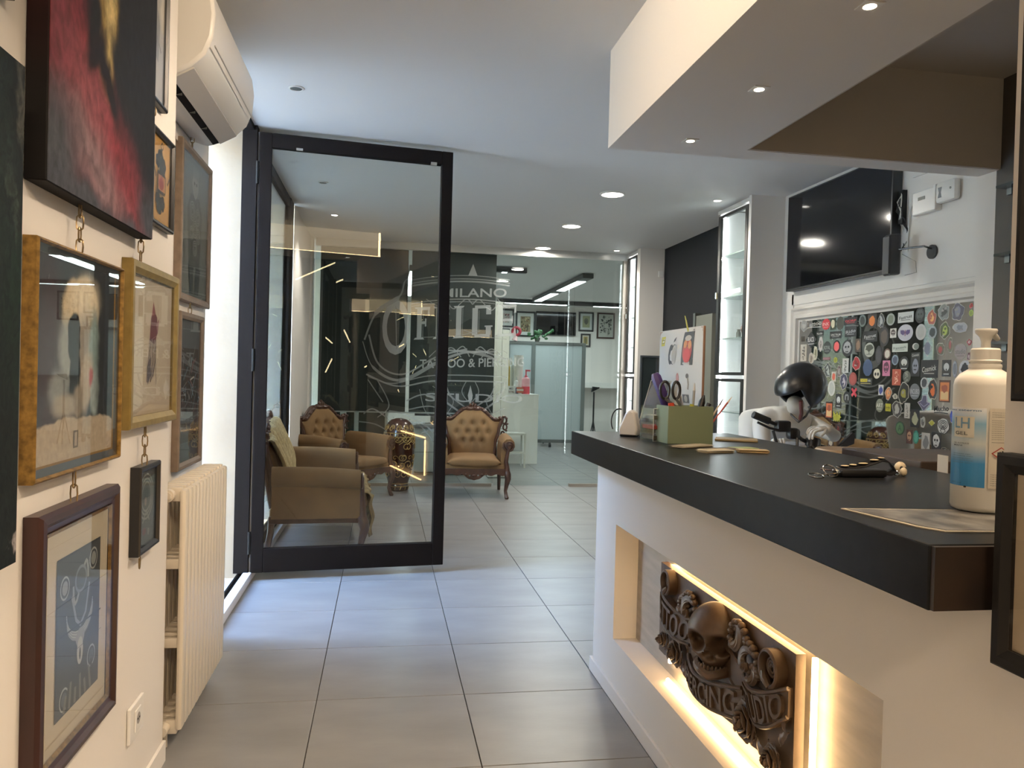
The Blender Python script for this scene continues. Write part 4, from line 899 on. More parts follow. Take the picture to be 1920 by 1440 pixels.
# dark folder lying on its edge behind the counter, small white card
t = thing('printer', 'dark veined flat office machine behind the counter near the bottle', 'printer', (1.74, 2.36, .0), -.03)
boxm((-.10, -.215, .74), (.30, .225, 1.108), bev=.004).build('printer_body', mat('dark_veined_cover', (.030, .022, .018), .45, color2=(.075, .05, .035), nscale=7), t)
boxm((-.06, -.18, .0), (.26, .18, .74)).build('printer_stand', Mblackm, t)
o = tag(boxm((-.001, -.024, 0), (.001, .024, .05)).build('white_card', ink('c9c6be')), 'small white card standing behind the gel bottle', 'card'); o.location = (1.607, 2.02, ZC); o.rotation_euler = (0, 0, -.1)

# pictures on the near right wall
def A_blank(F): F.rect(0, 0, 1, 1, 'b5a68e')
frame('black frame with a plain pale sheet beside the end of the counter', (.974, .845, .91), -PI/2, .455, .33, .03, .03, Mblackm, art=A_blank)
def A_dk(F):
    F.rect(0, 0, 1, 1, '2a1f14'); F.rect(.05, .03, .95, .97, '8a7438'); F.rect(.06, .035, .94, .965, '3a2c1c')
    for i in range(60): F.line([(.07, .04+.0155*i), (.93, .045+.0155*i)], .003, '241910')
frame('tall black frame with ribbed dark fabric at the right edge', (.974, .80, 1.321), -PI/2, .50, .66, .03, .02, Mblackm, art=A_dk, glass=False)
# ================================================================ baroque seating
def plate2d(outlines, depth, bevel=0.0):
    """flat plate with holes from closed outlines (first = rim); lies in xz, thickness along y"""
    cu = bpy.data.curves.new('p', 'CURVE'); cu.dimensions = '2D'; cu.fill_mode = 'BOTH'; cu.extrude = depth/2; cu.bevel_depth = bevel
    for pts in outlines:
        s = cu.splines.new('POLY'); s.points.add(len(pts)-1); s.use_cyclic_u = True
        for i, p in enumerate(pts): s.points[i].co = (p[0], p[1], 0, 1)
    o = bpy.data.objects.new('p', cu); COL.objects.link(o)
    me = bpy.data.meshes.new_from_object(o.evaluated_get(bpy.context.evaluated_depsgraph_get()))
    mb = MB(); mb.add([(v.co.x, -v.co.z, v.co.y) for v in me.vertices], [tuple(p.vertices) for p in me.polygons])
    bpy.data.objects.remove(o); bpy.data.curves.remove(cu); bpy.data.meshes.remove(me); return mb
def lerp(a, b, t): return a+(b-a)*t
def smooth(t): t = max(0, min(1, t)); return t*t*(3-2*t)
def pw(x, xs, ys):
    for i in range(len(xs)-1):
        if x <= xs[i+1]: return lerp(ys[i], ys[i+1], smooth((x-xs[i])/(xs[i+1]-xs[i])))
    return ys[-1]
class Seat:
    """all dimensions of a tufted armchair or settee of overall width W; front towards -y"""
    def __init__(s, W): s.W = W; s.in_ = W/2-.115
    def hw(s, z): return s.in_+pw(z, [.36, .55, .70, .82, .95], [-.04, -.035, .005, .045, .02])
    def ztop(s, u): return .80+.125*smooth((1-abs(u)/.78)*1.5)+.012*smooth((abs(u)-.86)/.14)
    def yb(s, z): return .265+.20*(z-.38)
    def pos(s, u, v, off=0.):
        z = .36+v*(s.ztop(u)-.36); return Vector((u*s.hw(z), s.yb(z)-off, z))
    def buttons(s):
        k = max(1, round((s.W-.2)/.62)); out = []
        for z, odd in ((.765, 1), (.67, 0), (.57, 1)):
            n = (3 if odd else 4)*k+(0 if odd else 0)
            for i in range(n):
                u = ((i+.5)/n*2-1)*(.60 if odd else .80) if k == 1 else ((i+.5)/n*2-1)*.82
                out.append((u, z))
        return out
    def pad(s, u, v, bs):
        p = s.pos(u, v); b = .085*max(0, 1-abs(u)**5)**.6*max(0, math.sin(PI*min(1, max(0, v*.97+.015))))**.45
        for (bu, bz) in bs:
            dx = p.x-bu*s.hw(bz); dz = p.z-bz
            b -= .036*math.exp(-(dx*dx+dz*dz)/.0011)
            if abs(dz) < .11: b -= .012*math.exp(-(dx/.011)**2)*(1-abs(dz)/.11)
        return Vector((p.x, p.y-b, p.z))
    def edge(s):
        """outline of the back from lower left over the crest to lower right"""
        L = [s.pos(-1, v) for v in [i/14 for i in range(14)]]; T = [s.pos(-1+2*i/40, 1) for i in range(41)]; R_ = [s.pos(1, 1-i/14) for i in range(1, 15)]
        return L+T+R_
def build_seat(S, root):
    W = S.W; bs = S.buttons(); k = 1 if W < 1.1 else 2
    nu = 41 if k == 1 else 77
    mb = MB().grid(lambda a, b: S.pad(a*2-1, b, bs), nu, 33)
    mb.grid(lambda a, b: S.pos(a*2-1, b, -.05), 21, 9)
    pad_ = mb.build('back_upholstery', Mvelvet, root, smooth=True, angle=70, fixn=False)
    mb = MB()
    for (u, z) in bs:
        v = (z-.36)/(S.ztop(u)-.36); p = S.pad(u, v, bs); mb.ell((p.x, p.y-.004, p.z), (.011, .007, .011), seg=8, ring=6)
    o = mb.build('button', Mvelvet, pad_, smooth=True); o['kind'] = 'stuff'
    # carved back frame
    E_ = S.edge(); n = len(E_)
    mb = MB(); rr_ = [.019+.007*abs(math.sin(i*.55))+.006*(14 <= i <= n-15)*math.exp(-((i-n/2)/9)**2) for i in range(n)]
    mb.tube([(p.x*1.012, p.y-.012, p.z+(.008 if 14 <= i <= n-15 else 0)) for i, p in enumerate(E_)], rr_, 9)
    mb.tube([(p.x*1.03, p.y+.028, p.z+(.012 if 14 <= i <= n-15 else 0)) for i, p in enumerate(E_)], .018, 8)
    fr = mb.build('carved_frame', Mwood, root, smooth=True)
    mb = MB()
    for i in range(15, n-15, 2):                                    # acanthus bumps along the crest
        p = E_[i]; a = .25*math.sin(i*1.7); mb.ell((p.x, p.y-.028, p.z+.018), (.022, .013, .014), M=Matrix.Rotation(a, 3, 'Y'), seg=8, ring=6)
    for s in (-1, 1):
        c = S.pos(s, 1)
        for (dx, dz, r, th) in ((.030, -.005, .036, .012), (.040, -.085, .030, .010), (.015, -.165, .026, .010)):   # pierced volutes of the shoulder
            mb.tube([(c.x+s*dx+r*.72*math.cos(2*PI*q/18), c.y+.005, c.z+dz+r*1.1*math.sin(2*PI*q/18)) for q in range(18)], th, 7, closed=True)
        for (dx, dz, r) in ((-.02, .02, .026), (.02, .035, .02), (.052, .018, .018), (.066, -.045, .016), (.055, -.125, .015), (.03, -.2, .014), (-.07, .015, .018), (-.11, .012, .015)):
            mb.ell((c.x+s*dx, c.y-.006, c.z+dz), (r, .018, r*.8), seg=8, ring=6)
    for cx in ([0] if k == 1 else [-.24*W, 0, .24*W]):
        zt = S.ztop(cx/(S.in_+.02)); y = S.yb(zt)
        for (dx, dz, rx, rz) in ((0, .055, .020, .036), (-.028, .045, .018, .026), (.028, .045, .018, .026), (-.06, .028, .024, .016), (.06, .028, .024, .016), (0, .018, .05, .022), (-.10, .014, .022, .014), (.10, .014, .022, .014)):
            mb.ell((cx+dx, y-.012, zt+dz), (rx, .02, rz), seg=10, ring=8)
    mb.build('crest_carving', Mwood, fr, smooth=True)
    # seat
    fx = W/2-.06
    st = MB().box((-fx+.02, -.335, .285), (fx-.02, .30, .37), bev=.02).build('seat_base', Mvelvet, root, smooth=True)
    for i in range(k):
        a = -S.in_+2*S.in_*i/k+.006; b = -S.in_+2*S.in_*(i+1)/k-.006
        def cu_(u, v, a=a, b=b):
            # closed cushion section swept in x, crowned, with a rolled front
            t = 2*PI*u; cy_ = -.04; ry = .335; sx = (v-.5)*2; e = max(0, 1-abs(sx)**8)**.35
            y = cy_+ry*math.copysign(abs(math.cos(t))**.35, math.cos(t))*(.9+.1*e); z = .388+(.044+.012*(1-sx*sx))*math.copysign(abs(math.sin(t))**.5, math.sin(t))*e
            return ((a+b)/2+(b-a)/2*sx, y, z-.012*math.exp(-((y+.05)/.2)**2)*(z > .388))
        MB().grid(lambda u, v: cu_(u, v), 40, 15, closed_u=True).build('seat_cushion', Mvelvet, root, smooth=True, angle=60)
    # front apron, side and back rails
    def wav(x):
        q = abs(x)/fx; return .268-.018*math.sin(q*9)**2-(.055*math.exp(-(x/.085)**2) if k == 1 else .05*math.exp(-((abs(x)-.36)/.09)**2))-.012*math.exp(-(x/.02)**2)
    N = 48; rim = [(-fx+2*fx*i/N, wav(-fx+2*fx*i/N)) for i in range(N+1)]+[(fx, .318), (-fx, .318)]
    cs = [0] if k == 1 else [-.36, .36]
    holes = [ngon(c+s*.045, .250, .012, .013, 12) for c in cs for s in (-1, 1)]
    plate2d([rim]+holes, .028, .003).xform(Matrix.Translation((0, -.335, 0))).build('carved_apron', Mwood, root, smooth=True)
    mb = MB()
    for c in cs:
        for (dx, dz, r) in ((0, .0, .022), (-.085, .015, .016), (.085, .015, .016), (-.13, .018, .014), (.13, .018, .014)): mb.ell((c+dx, -.352, .245+dz), (r, .012, r*.75), seg=8, ring=6)
    mb.build('apron_carving', Mwood, root, smooth=True)
    for s in (-1, 1): boxm((min(s*fx, s*(fx-.03)), -.33, .262), (max(s*fx, s*(fx-.03)), .30, .312), bev=.008).build('side_rail', Mwood, root, smooth=True)
    boxm((-fx, .275, .262), (fx, .305, .312), bev=.006).build('back_rail', Mwood, root, smooth=True)
    # legs
    for s in (-1, 1):
        MB().tube([(s*fx, -.325, .31), (s*(fx+.012), -.345, .265), (s*(fx+.016), -.352, .22), (s*(fx+.004), -.335, .15), (s*(fx-.006), -.322, .085), (s*(fx+.002), -.338, .035), (s*(fx+.008), -.35, .012), (s*(fx+.008), -.35, 0)], [.034, .038, .034, .025, .019, .020, .024, .019], 10).build('leg', Mwood, root, smooth=True)
        MB().tube([(s*(fx-.03), .285, .29), (s*(fx-.03), .29, .2), (s*(fx-.028), .31, .08), (s*(fx-.026), .325, 0)], [.024, .023, .020, .017], 8).build('leg', Mwood, root, smooth=True)
        # arm: upholstered wall, rolled top, carved stile with a scroll
        xi, xo = S.in_-.005, W/2-.045
        prof = [(xi, .30), (xi-.004, .48), (xi+.004, .555), (xi+.018, .605), (xi+.052, .638), (xi+.100, .642), (xi+.138, .612), (xi+.146, .562), (xi+.124, .518), (xi+.088, .502), (xo+.01, .48), (xo, .40), (xo+.01, .30)]
        mb = MB(); m = len(prof)
        def armf(u, v):
            i = min(m-1, int(round(u*(m-1)))); x, z = prof[i]; y = -.315+v*.60
            return (s*x, y, z+(.0 if z < .45 else .022*v+.008*math.sin(v*PI)))
        mb.grid(armf, m, 9)
        for v in (0, 1): mb.poly([armf(i/(m-1), v) for i in range(m)])
        mb.build('arm', Mvelvet, root, smooth=True, angle=50)
        mb = MB(); cxv, czv = xi+.080, .570
        sp = [(s*(cxv+.064*(1-.8*q/30)*math.cos(q*.42+2.6)), -.322-.012*q/30, czv+.064*(1-.8*q/30)*math.sin(q*.42+2.6)) for q in range(31)]
        mb.tube(sp, [.012-.004*q/30 for q in range(31)], 7); mb.ell((s*cxv, -.326, czv), (.040, .010, .040), seg=12, ring=8)
        mb.tube([(s*(cxv-.05), -.320, .60), (s*(xi+.075), -.322, .535), (s*(xi+.062), -.325, .47), (s*(fx-.008), -.33, .40), (s*(fx+.006), -.335, .33), (s*(fx+.004), -.335, .29)], [.010, .020, .022, .024, .028, .034], 9)
        mb.build('arm_stile', Mwood, root, smooth=True)
    return root
SA = Seat(.82)
t = thing('armchair', 'tan tufted armchair facing the room in front of the etched glass wall', 'armchair', (1.005, 8.615, 0), -.07, 'carved tan armchairs')
build_seat(SA, t)
c = copytree(t, (-.385, 8.42, 0), math.radians(50), 'tan tufted armchair turned sideways between the settee and the tall vase')
SS = Seat(1.52)
t = thing('settee', 'carved tan settee seen from its end through the open glass door', 'settee', (-.50, 6.27, 0), PI/2+.06)
build_seat(SS, t)
WM_s = WM[t.name]
# ribbed throw over the back of the settee
Mthrow = mat('ribbed_throw', hexc('bfae86'), .9, noise=.25, nscale=26, stretch=(8, 1, 1), sheen=.2)
def throwf(u, v):
    uu = -.98+1.42*u-.10*(v-.3); r = .010*math.sin(u*105+2*math.sin(v*5))+.008*math.sin(u*37+v*6)
    if v < .12:
        z = SS.ztop(uu)*1.0+.03-(.12-v)*2.2; p = Vector((uu*SS.hw(.8), SS.yb(.9)+.085+(.12-v)*.15, z)); return WM_s @ p
    w = (v-.12)/.88; w2 = 1-w*.93
    p = SS.pos(max(-1, min(1, uu)), w2); b = .10*max(0, math.sin(PI*min(1, max(.02, w2))))**.45+.018
    return WM_s @ Vector((p.x, p.y-b-r, p.z+(.032 if w < .05 else .032*max(0, 1-w*6))))
o = MB().grid(throwf, 150, 40).build('ribbed_throw', Mthrow, smooth=True, angle=80, fixn=False)
so = o.modifiers.new('th', 'SOLIDIFY'); so.thickness = .006
tag(o, 'beige ribbed throw hanging over the back of the settee', 'throw')
Mbroc = mat('brocade_cloth', hexc('8f7b4c'), .8, color2=hexc('4a3a22'), nscale=24)
def clothf(u, v):
    x = -.60+1.2*u; s = v*.62
    if s < .22: y, z = -.14-s*1.02, .457
    elif s < .30: a = (s-.22)/.08*PI/2; y, z = -.364-.03*math.sin(a), .427+.03*math.cos(a)
    else: y, z = -.400-.012*math.sin(x*22)-.01*math.sin(s*30), .427-(s-.30)*.9
    return WM_s @ Vector((x+.006*math.sin(s*40), y-.004*math.sin(x*35), z))
o = MB().grid(clothf, 60, 40).build('brocade_cover', Mbroc, smooth=True, angle=80, fixn=False); so = o.modifiers.new('th', 'SOLIDIFY'); so.thickness = .005
tag(o, 'patterned gold brocade cloth draped over the front of the settee seat', 'cloth')

# tall vase with gilt scrolls
VP = [(r_*1.09, z_) for r_, z_ in [(.095, 0), (.105, .012), (.110, .05), (.100, .075), (.112, .12), (.132, .20), (.148, .30), (.159, .42), (.164, .52), (.160, .62), (.146, .70), (.118, .765), (.080, .80), (.03, .815), (.001, .817)]]
t = thing('floor_vase', 'tall dark brown vase with gilt scrolls behind the glass door', 'vase', (.19, 8.87, 0))
MB().lathe(VP, 40).build('vase_body', mat('brown_lacquer', (.040, .012, .007), .22, coat=.4), t, smooth=True, angle=60)
def vr(z):
    for i in range(len(VP)-1):
        if VP[i][1] <= z <= VP[i+1][1]: return lerp(VP[i][0], VP[i+1][0], (z-VP[i][1])/(VP[i+1][1]-VP[i][1]))
    return .05
def onv(a, z, r=.002): q = vr(z)+r; return (q*math.cos(a), q*math.sin(a), z)
mb = MB()
for z in (.655, .610, .055, .085): mb.tube([onv(2*PI*k/40, z) for k in range(40)], .0045, 5, closed=True)
rnd = random.Random(5)
def scroll(a, z, s, dirn, size, w=.006):
    w *= .7
    pts = []
    for q in range(22):
        th = q*.33; r_ = size*(1-q/24); pts.append((a+dirn*(r_*math.cos(th)-size)/.16*1.0, z+s*r_*math.sin(th)))
    mb.tube([onv(x, max(.1, min(.80, y))) for x, y in pts], [w*(.35+.65*math.sin(PI*(q+1)/24)) for q in range(22)], 5)
for k in range(12):
    a = -PI*.95+2*PI*k/12
    scroll(a, .59, -1, 1, .045, .008); scroll(a+.15, .60, -1, -1, .038, .007); scroll(a, .70, 1, 1, .035, .007); scroll(a+.2, .72, 1, -1, .03, .006)
    for q in range(2): scroll(a+.1+.25*q, .50-.11*q, (-1)**q, (-1)**(k+q), .05, .008)
    scroll(a+.2, .30, 1 if k % 2 else -1, -1, .055, .008); scroll(a, .20, -1, 1, .045, .007); scroll(a+.3, .38, 1, 1, .03, .006)
    mb.tube([onv(a+.28*math.sin(q*.35), .64-.05*q*.2) for q in range(12)], .004, 5); mb.tube([onv(a+.26, .62+.0033*q, .002) for q in range(10)], .004, 5)
    mb.tube([onv(a+.1*q/6, .02+.005*q) for q in range(7)], .004, 5)
o = mb.build('gilt_scrollwork', mat('gilt_paint', (.36, .25, .08), .4, .3), t, smooth=True); o['kind'] = 'stuff'
# ================================================================ ceiling lights
Mglow = emitter('lamp_glow_neutral', (1, .95, .86), 12); Mglow2 = emitter('lamp_glow_warm', (1, .78, .50), 30); Mcoolg = emitter('tube_glow', (.88, 1, .98), 7)
for y, w in ((6.2, 'nearest'), (7.62, 'middle'), (9.03, 'farthest')):
    t = thing('downlight', '%s of the three round lit ceiling panels over the waiting area' % w, 'downlight', (1.82, y, CE), 0, 'round ceiling panels')
    MB().lathe([(.105, 0), (.105, -.006), (.098, -.012), (.090, -.012), (.088, -.004)], 32, cap=False).build('rim', Mwhitep, t, smooth=True)
    MB().lathe([(.001, -.008), (.088, -.008)], 32, cap=False).build('diffuser', Mglow, t)
def spot(label, x, y, z, lit, sq=False):
    t = thing('ceiling_spot', label, 'spotlight', (x, y, z), 0, 'recessed spots')
    if sq: MB().box((-.030, -.030, -.004), (.030, .030, 0), bev=.0015).build('bezel', Mwhitep, t)
    else: MB().lathe([(.042, 0), (.042, -.004), (.034, -.006), (.030, -.002)], 24, cap=False).build('bezel', Mwhitep, t, smooth=True)
    MB().lathe([(.001, -.0045), (.029 if not sq else .018, -.0045)], 20, cap=False).build('lens', lit or Mgrey, t)
for y, w in ((3.29, 'farthest'), (2.65, 'middle'), (2.0, 'nearest')): spot('%s lit warm spot under the soffit above the counter' % w, 1.316, y, 2.4, Mglow2, True)
spot('small lit spot in the ceiling beside the first display cabinet', 2.73, 6.19, CE, Mglow); spot('small lit spot in the ceiling before the glass partition corner', 2.70, 8.95, CE, Mglow)
spot('unlit ceiling spot between air conditioner and open door', -.50, 4.34, CE, None); spot('unlit ceiling spot seen through the glass door', -.52, 6.46, CE, None); spot('lit ceiling spot seen through the glass door', -.51, 7.78, CE, Mglow)
def linear(label, p0, p1, w, segs):
    c = (Vector(p0)+Vector(p1))/2; d = (Vector(p1)-Vector(p0)); L_ = d.length
    t = thing('linear_light', label, 'ceiling light', (c.x, c.y, c.z), math.atan2(d.y, d.x)); boxm((-L_/2, -w/2, -.03), (L_/2, w/2, .04), bev=.006).build('housing', mat('linear_housing', (.05, .05, .05), .5), t)
    for a, b in segs: boxm((-L_/2+a*L_, -w*.42, -.036), (-L_/2+b*L_, w*.42, -.0301)).build('tube_diffuser', Mcoolg, t)
linear('long black ceiling light running away through the tattoo room', (2.9, 11.0, 2.80), (2.9, 14.9, 2.80), .16, ((.10, .46), (.58, .96)))
linear('black cross light near the back wall of the tattoo room', (2.2, 15.35, 2.80), (5.2, 15.35, 2.80), .12, ((.05, .47), (.66, .98)))
linear('left black ceiling light of the tattoo room behind the etched glass', (1.25, 10.8, 2.80), (1.95, 10.8, 2.80), .10, ((.05, .25), (.5, .6)))
linear('second long ceiling light hidden behind the dark screen', (.4, 11.0, 2.80), (.4, 14.9, 2.80), .16, ((.04, .48), (.52, .96)))

# ================================================================ tattoo room behind the glass
t = thing('white_desk_block', 'white boxy desk end in the tattoo room carrying bottles', 'desk', (2.06, 11.75, 0))
sub(boxm((1.70, 11.5, 0), (2.315, 12.2, 1.035), bev=.004), 'desk_body', Mwhitep, t); sub(boxm((1.69, 11.49, 1.035), (2.32, 12.21, 1.05)), 'desk_top', Mwhitep, t)
def bottle(label, x, y, z, r, h, col, cap='d8d8d2', fill=None, pump=False, name='bottle', neck=.35):
    t = thing(name, label, 'bottle', (x, y, z)); hb = h*(.70 if pump else .8)
    MB().lathe([(r*.95, 0), (r, .006), (r, hb*.86), (r*.8, hb*.95), (r*neck, hb)], 18).build('bottle_body', ink(col, .3), t, smooth=True)
    if fill: MB().lathe([(r*1.01, .008), (r*1.01, hb*.45)], 18, cap=False).build('liquid', ink(fill, .3), t, smooth=True)
    mb = MB().lathe([(r*neck*1.1, hb), (r*neck*1.1, hb+h*.06), (r*.18, hb+h*.07), (r*.15, h*.95)], 12)
    if pump: mb.box((-r*.2, -r*.2, h*.93), (r*1.0, r*.2, h))
    else: mb.lathe([(r*neck, hb), (r*neck*.8, h)], 12)
    mb.build('cap', ink(cap, .4), t, smooth=True)
bottle('pink soap pump bottle on the white desk block', 2.12, 11.6, 1.05, .062, .37, 'd98a94', 'd88', 'd8394a', True) if False else bottle('pink soap pump bottle on the white desk block', 2.13, 11.6, 1.05, .062, .37, 'dfa0a6', 'cf5a66', 'd8364c', True)
bottle('tall yellow bottle on the white desk block', 1.86, 11.68, 1.05, .035, .66, 'b59a3c', 'd5d7d2')
bottle('slim white bottle behind the yellow bottle', 1.93, 11.78, 1.05, .035, .55, 'c9cfca')
bottle('small white bottle with a blue label in front of the paper roll', 1.985, 11.62, 1.05, .035, .26, 'd0d3d0', 'c9ccc8', '3c4470')
t = thing('paper_roll', 'tall white roll of couch paper standing on the white desk block', 'paper roll', (2.035, 11.75, 1.05))
MB().lathe([(.072, 0), (.072, .59), (.02, .59), (.02, .57)], 28).build('roll', mat('tissue_paper', (.72, .71, .66), .9), t, smooth=True)
t = thing('box', 'small printed white carton beside the pink soap bottle', 'box', (1.87, 11.54, 1.05)); boxm((-.085, -.04, 0), (.085, .05, .12)).build('carton', ink('cfcfc9'), t)
F = Flat((-.085, -.0405, 0), (1, 0, 0), (0, 0, 1), .17, .12); F.text('MED', .45, .55, .8, .8, '33353d'); F.text('NITRIL', .4, .15, .9, .4, '7a4a40'); F.build('carton_print', t)
for k, zz in enumerate((.02, .075)): 
    o = tag(boxm((-.05, -.025, 0), (.05, .025, .03)).build('glove_pack', ink('b4583c')), ('lower' if k == 0 else 'upper')+' orange-brown packet between carton and soap bottle', 'packet'); o.location = (2.03, 11.54, 1.05+zz)
    if k: boxm((-.05, -.025, -.026), (.05, .025, 0)).build('packet_base', ink('c9c2b4'), o)
t = thing('stool', 'pale square step stool standing before the white desk block', 'stool', (1.83, 11.15, 0))
for x in (-.2, .2):
    for y in (-.14, .14): MB().box((x-.013, y-.013, 0), (x+.013, y+.013, .47)).build('leg', mat('pale_stool', (.55, .52, .46), .5), t)
MB().box((-.215, -.155, .47), (.215, .155, .50)).build('seat', mat('pale_stool_top', (.55, .53, .48), .5), t)
for y in (-.14, .14): MB().box((-.2, y-.01, .20), (.2, y+.01, .23)).build('stretcher', mat('pale_stool', (.55, .52, .46), .5), t)
for n_, x, w, z1 in (('white panel standing right behind the edge of the dark screen', 1.43, .15, 2.28), ('lower white panel beside the white standing panel', 1.555, .09, 1.92)):
    t = thing('standing_panel', n_, 'panel', (x, 10.0, 0)); boxm((-w/2, -.02, .01), (w/2, .02, z1)).build('board', Mwhitep, t); boxm((-w/2, -.10, 0), (w/2, .10, .012)).build('foot', Mgrey, t)
Mfr = mat('frosted_screen', (.42, .47, .47), .6)
t = thing('folding_screen', 'wheeled screen of frosted grey panels in the tattoo room', 'screen', (3.0, 14.3, 0))
for x in (2.27, 2.755, 3.72): sub(boxm((x-.035, 14.27, .08), (x+.035, 14.33, 1.97)), 'post', mat('screen_post', (.16, .18, .17), .5, .3), t)
for x0, x1 in ((2.305, 2.72), (2.79, 3.685)):
    sub(boxm((x0, 14.27, 1.92), (x1, 14.33, 1.97)), 'top_rail', Mgrey, t); sub(boxm((x0, 14.27, .08), (x1, 14.33, .14)), 'bottom_rail', Mgrey, t); sub(boxm((x0, 14.295, .14), (x1, 14.305, 1.92)), 'panel', Mfr, t)
for x in (2.3, 3.1, 3.65): sub(MB().cyl((x-.02, 14.25, .04), (x+.02, 14.25, .04), .04, n=14).box((x-.008, 14.24, .04), (x+.008, 14.3, .09)), 'caster', Mblackp, t)
t = thing('work_table', 'dark blurred work table behind the frosted screen', 'table', (3.3, 14.9, 0)); 
boxm((-.8, -.3, .78), (.38, .3, .86)).build('table_top', Mdark, t)
MB().tube([(-.2, 0, .78), (.5, 0, .02)], .03, 8).build('leg', Mdark, t); MB().tube([(.5, 0, .78), (-.2, 0.05, .02)], .03, 8).build('leg', Mdark, t)
t = thing('potted_plant', 'small green trailing plant on top of the frosted screen', 'plant', (2.82, 14.3, 1.971))
MB().lathe([(.04, 0), (.055, .07), (.05, .07)], 14).build('pot', ink('4a4a44'), t, smooth=True)
rnd = random.Random(9); mb = MB()
for k in range(34):
    a = rnd.uniform(0, 6.28); q = rnd.uniform(.02, .17); z = rnd.uniform(.04, .22) if k < 27 else .16; x, y = q*math.cos(a), q*.5*math.sin(a)
    if k >= 27: x = .12+.03*(k-27); z = .10+.02*(k-27)
    mb.ell((x, y, z), (.036, .014, .025), M=Matrix.Rotation(a, 3, 'Y'), seg=8, ring=5)
o = mb.build('foliage', ink('2f5a34', .5), t, smooth=True); o['kind'] = 'stuff'
t = thing('paper_flower', 'red and white ornament on top of the frosted screen', 'ornament', (2.42, 14.3, 1.978))
MB().tube([(.0+.07*math.cos(2*PI*k/14), 0, .17+.07*math.sin(2*PI*k/14)) for k in range(14)], .03, 7, closed=True).build('red_ring', ink('9c2434'), t, smooth=True); MB().cyl((-.03, 0, 0), (0, 0, .1), .06, .02, n=10).build('base', ink('c9a8a4'), t, smooth=True)
def tv(label, loc, rz, w, h, d=.05, rail=True):
    t = thing('television', label, 'television', loc, rz)
    boxm((-w/2, -d, 0), (w/2, -.002, h), bev=.004).build('tv_body', Mblackp, t)
    boxm((-w/2+.012, -d-.0012, .018), (w/2-.012, -d-.0002, h-.012)).build('tv_screen', mat('tv_screen', (.004, .004, .005), .08, spec=.32), t)
    boxm((-w/2+.01, -d-.003, .002), (w/2-.01, -d+.002, .013), bev=.001).build('lower_bezel', mat('tv_bezel', (.03, .03, .03), .25), t)
    return t
tv('black wall television between the pictures in the tattoo room', (3.67, 16.59, 2.22), 0, .89, .51)
def A_abs(cols, seed):
    def f(F):
        F.rect(0, 0, 1, 1, cols[0]); r_ = random.Random(seed)
        for k in range(46):
            x, y = r_.uniform(.08, .92), r_.uniform(.06, .94); F.poly(ngon(x, y, r_.uniform(.03, .11), r_.uniform(.02, .08), 7, r_.random()), r_.choice(cols[1:]))
    return f
def bpic(label, x0, x1, z0, z1, art, m=Mblackp, board=('c9cbc6', .06), fw_=.035):
    frame(label, ((x0+x1)/2, 16.598, z0), 0, x1-x0, z1-z0, .03, fw_, m, art=art, board=board, glass=False, group='pictures on the back wall of the tattoo room')
bpic('black framed red and black print high at the left of the back wall', 2.40, 2.745, 2.36, 2.755, A_abs(['b9b4aa', '6a2a30', '22241f', '8f8a80', 'a8484c'], 1))
bpic('large black framed flower print left of the back television', 2.785, 3.215, 2.17, 2.715, A_abs(['8f8466', '3a3a2c', 'a8905a', 'c9bd98', '5a4a34', '77502f'], 2), board=('d0d2cc', .07))
bpic('thin black frame below the red and black print', 2.38, 2.66, 1.92, 2.33, A_abs(['a9a6a0', '4a3038', '2a2a2c', '77706c'], 3), fw_=.015)
bpic('black framed olive skull print right of the back television', 4.185, 4.52, 2.33, 2.755, lambda F: (F.rect(0, 0, 1, 1, '8f9470'), F.disc(.5, .55, .3, .26, '5c6050'), F.disc(.5, .45, .18, .2, '4a4c40')), board=('c2c6c4', .05))
bpic('small black frame under the olive skull print', 4.24, 4.46, 1.99, 2.28, lambda F: (F.rect(0, 0, 1, 1, 'a08a50'), F.disc(.5, .5, .3, .4, '6a6a40')), board=('c9c4b0', .03))
bpic('brown framed drawing farthest right on the back wall', 4.60, 5.0, 2.185, 2.755, A_abs(['b4b4aa', '5a5c58', '8a8a82', '3c3e3a', '9fa09a'], 5), m=mat('brown_frame', (.06, .03, .025), .4), board=('b9bab4', .02))
t = thing('camera_tripod', 'black photo tripod with a clamp standing beside the frosted screen', 'tripod', (3.82, 13.85, 0))
MB().tube([(0, 0, .25), (0, 0, 1.06)], .016, 8).build('column', Mblackp, t)
for a in (.3, 2.4, 4.5): MB().tube([(0, 0, .55), (.11*math.cos(a), .11*math.sin(a), 0)], .009, 6).build('leg', Mblackp, t)
MB().prism([(-.05, -.03, 1.06), (.09, -.03, 1.13), (.10, -.03, 1.15), (-.03, -.03, 1.16)], (0, .06, 0)).build('clamp_head', Mblackp, t)
t = thing('wall_shelf', 'pale wall shelf at the right of the tattoo room', 'shelf', (4.7, 16.3, 1.1)); boxm((-.6, 0, 0), (.6, .298, .12)).build('board', Mwhitep, t); boxm((-.55, .05, -.25), (-.5, .298, 0)).build('bracket', Mgrey, t)
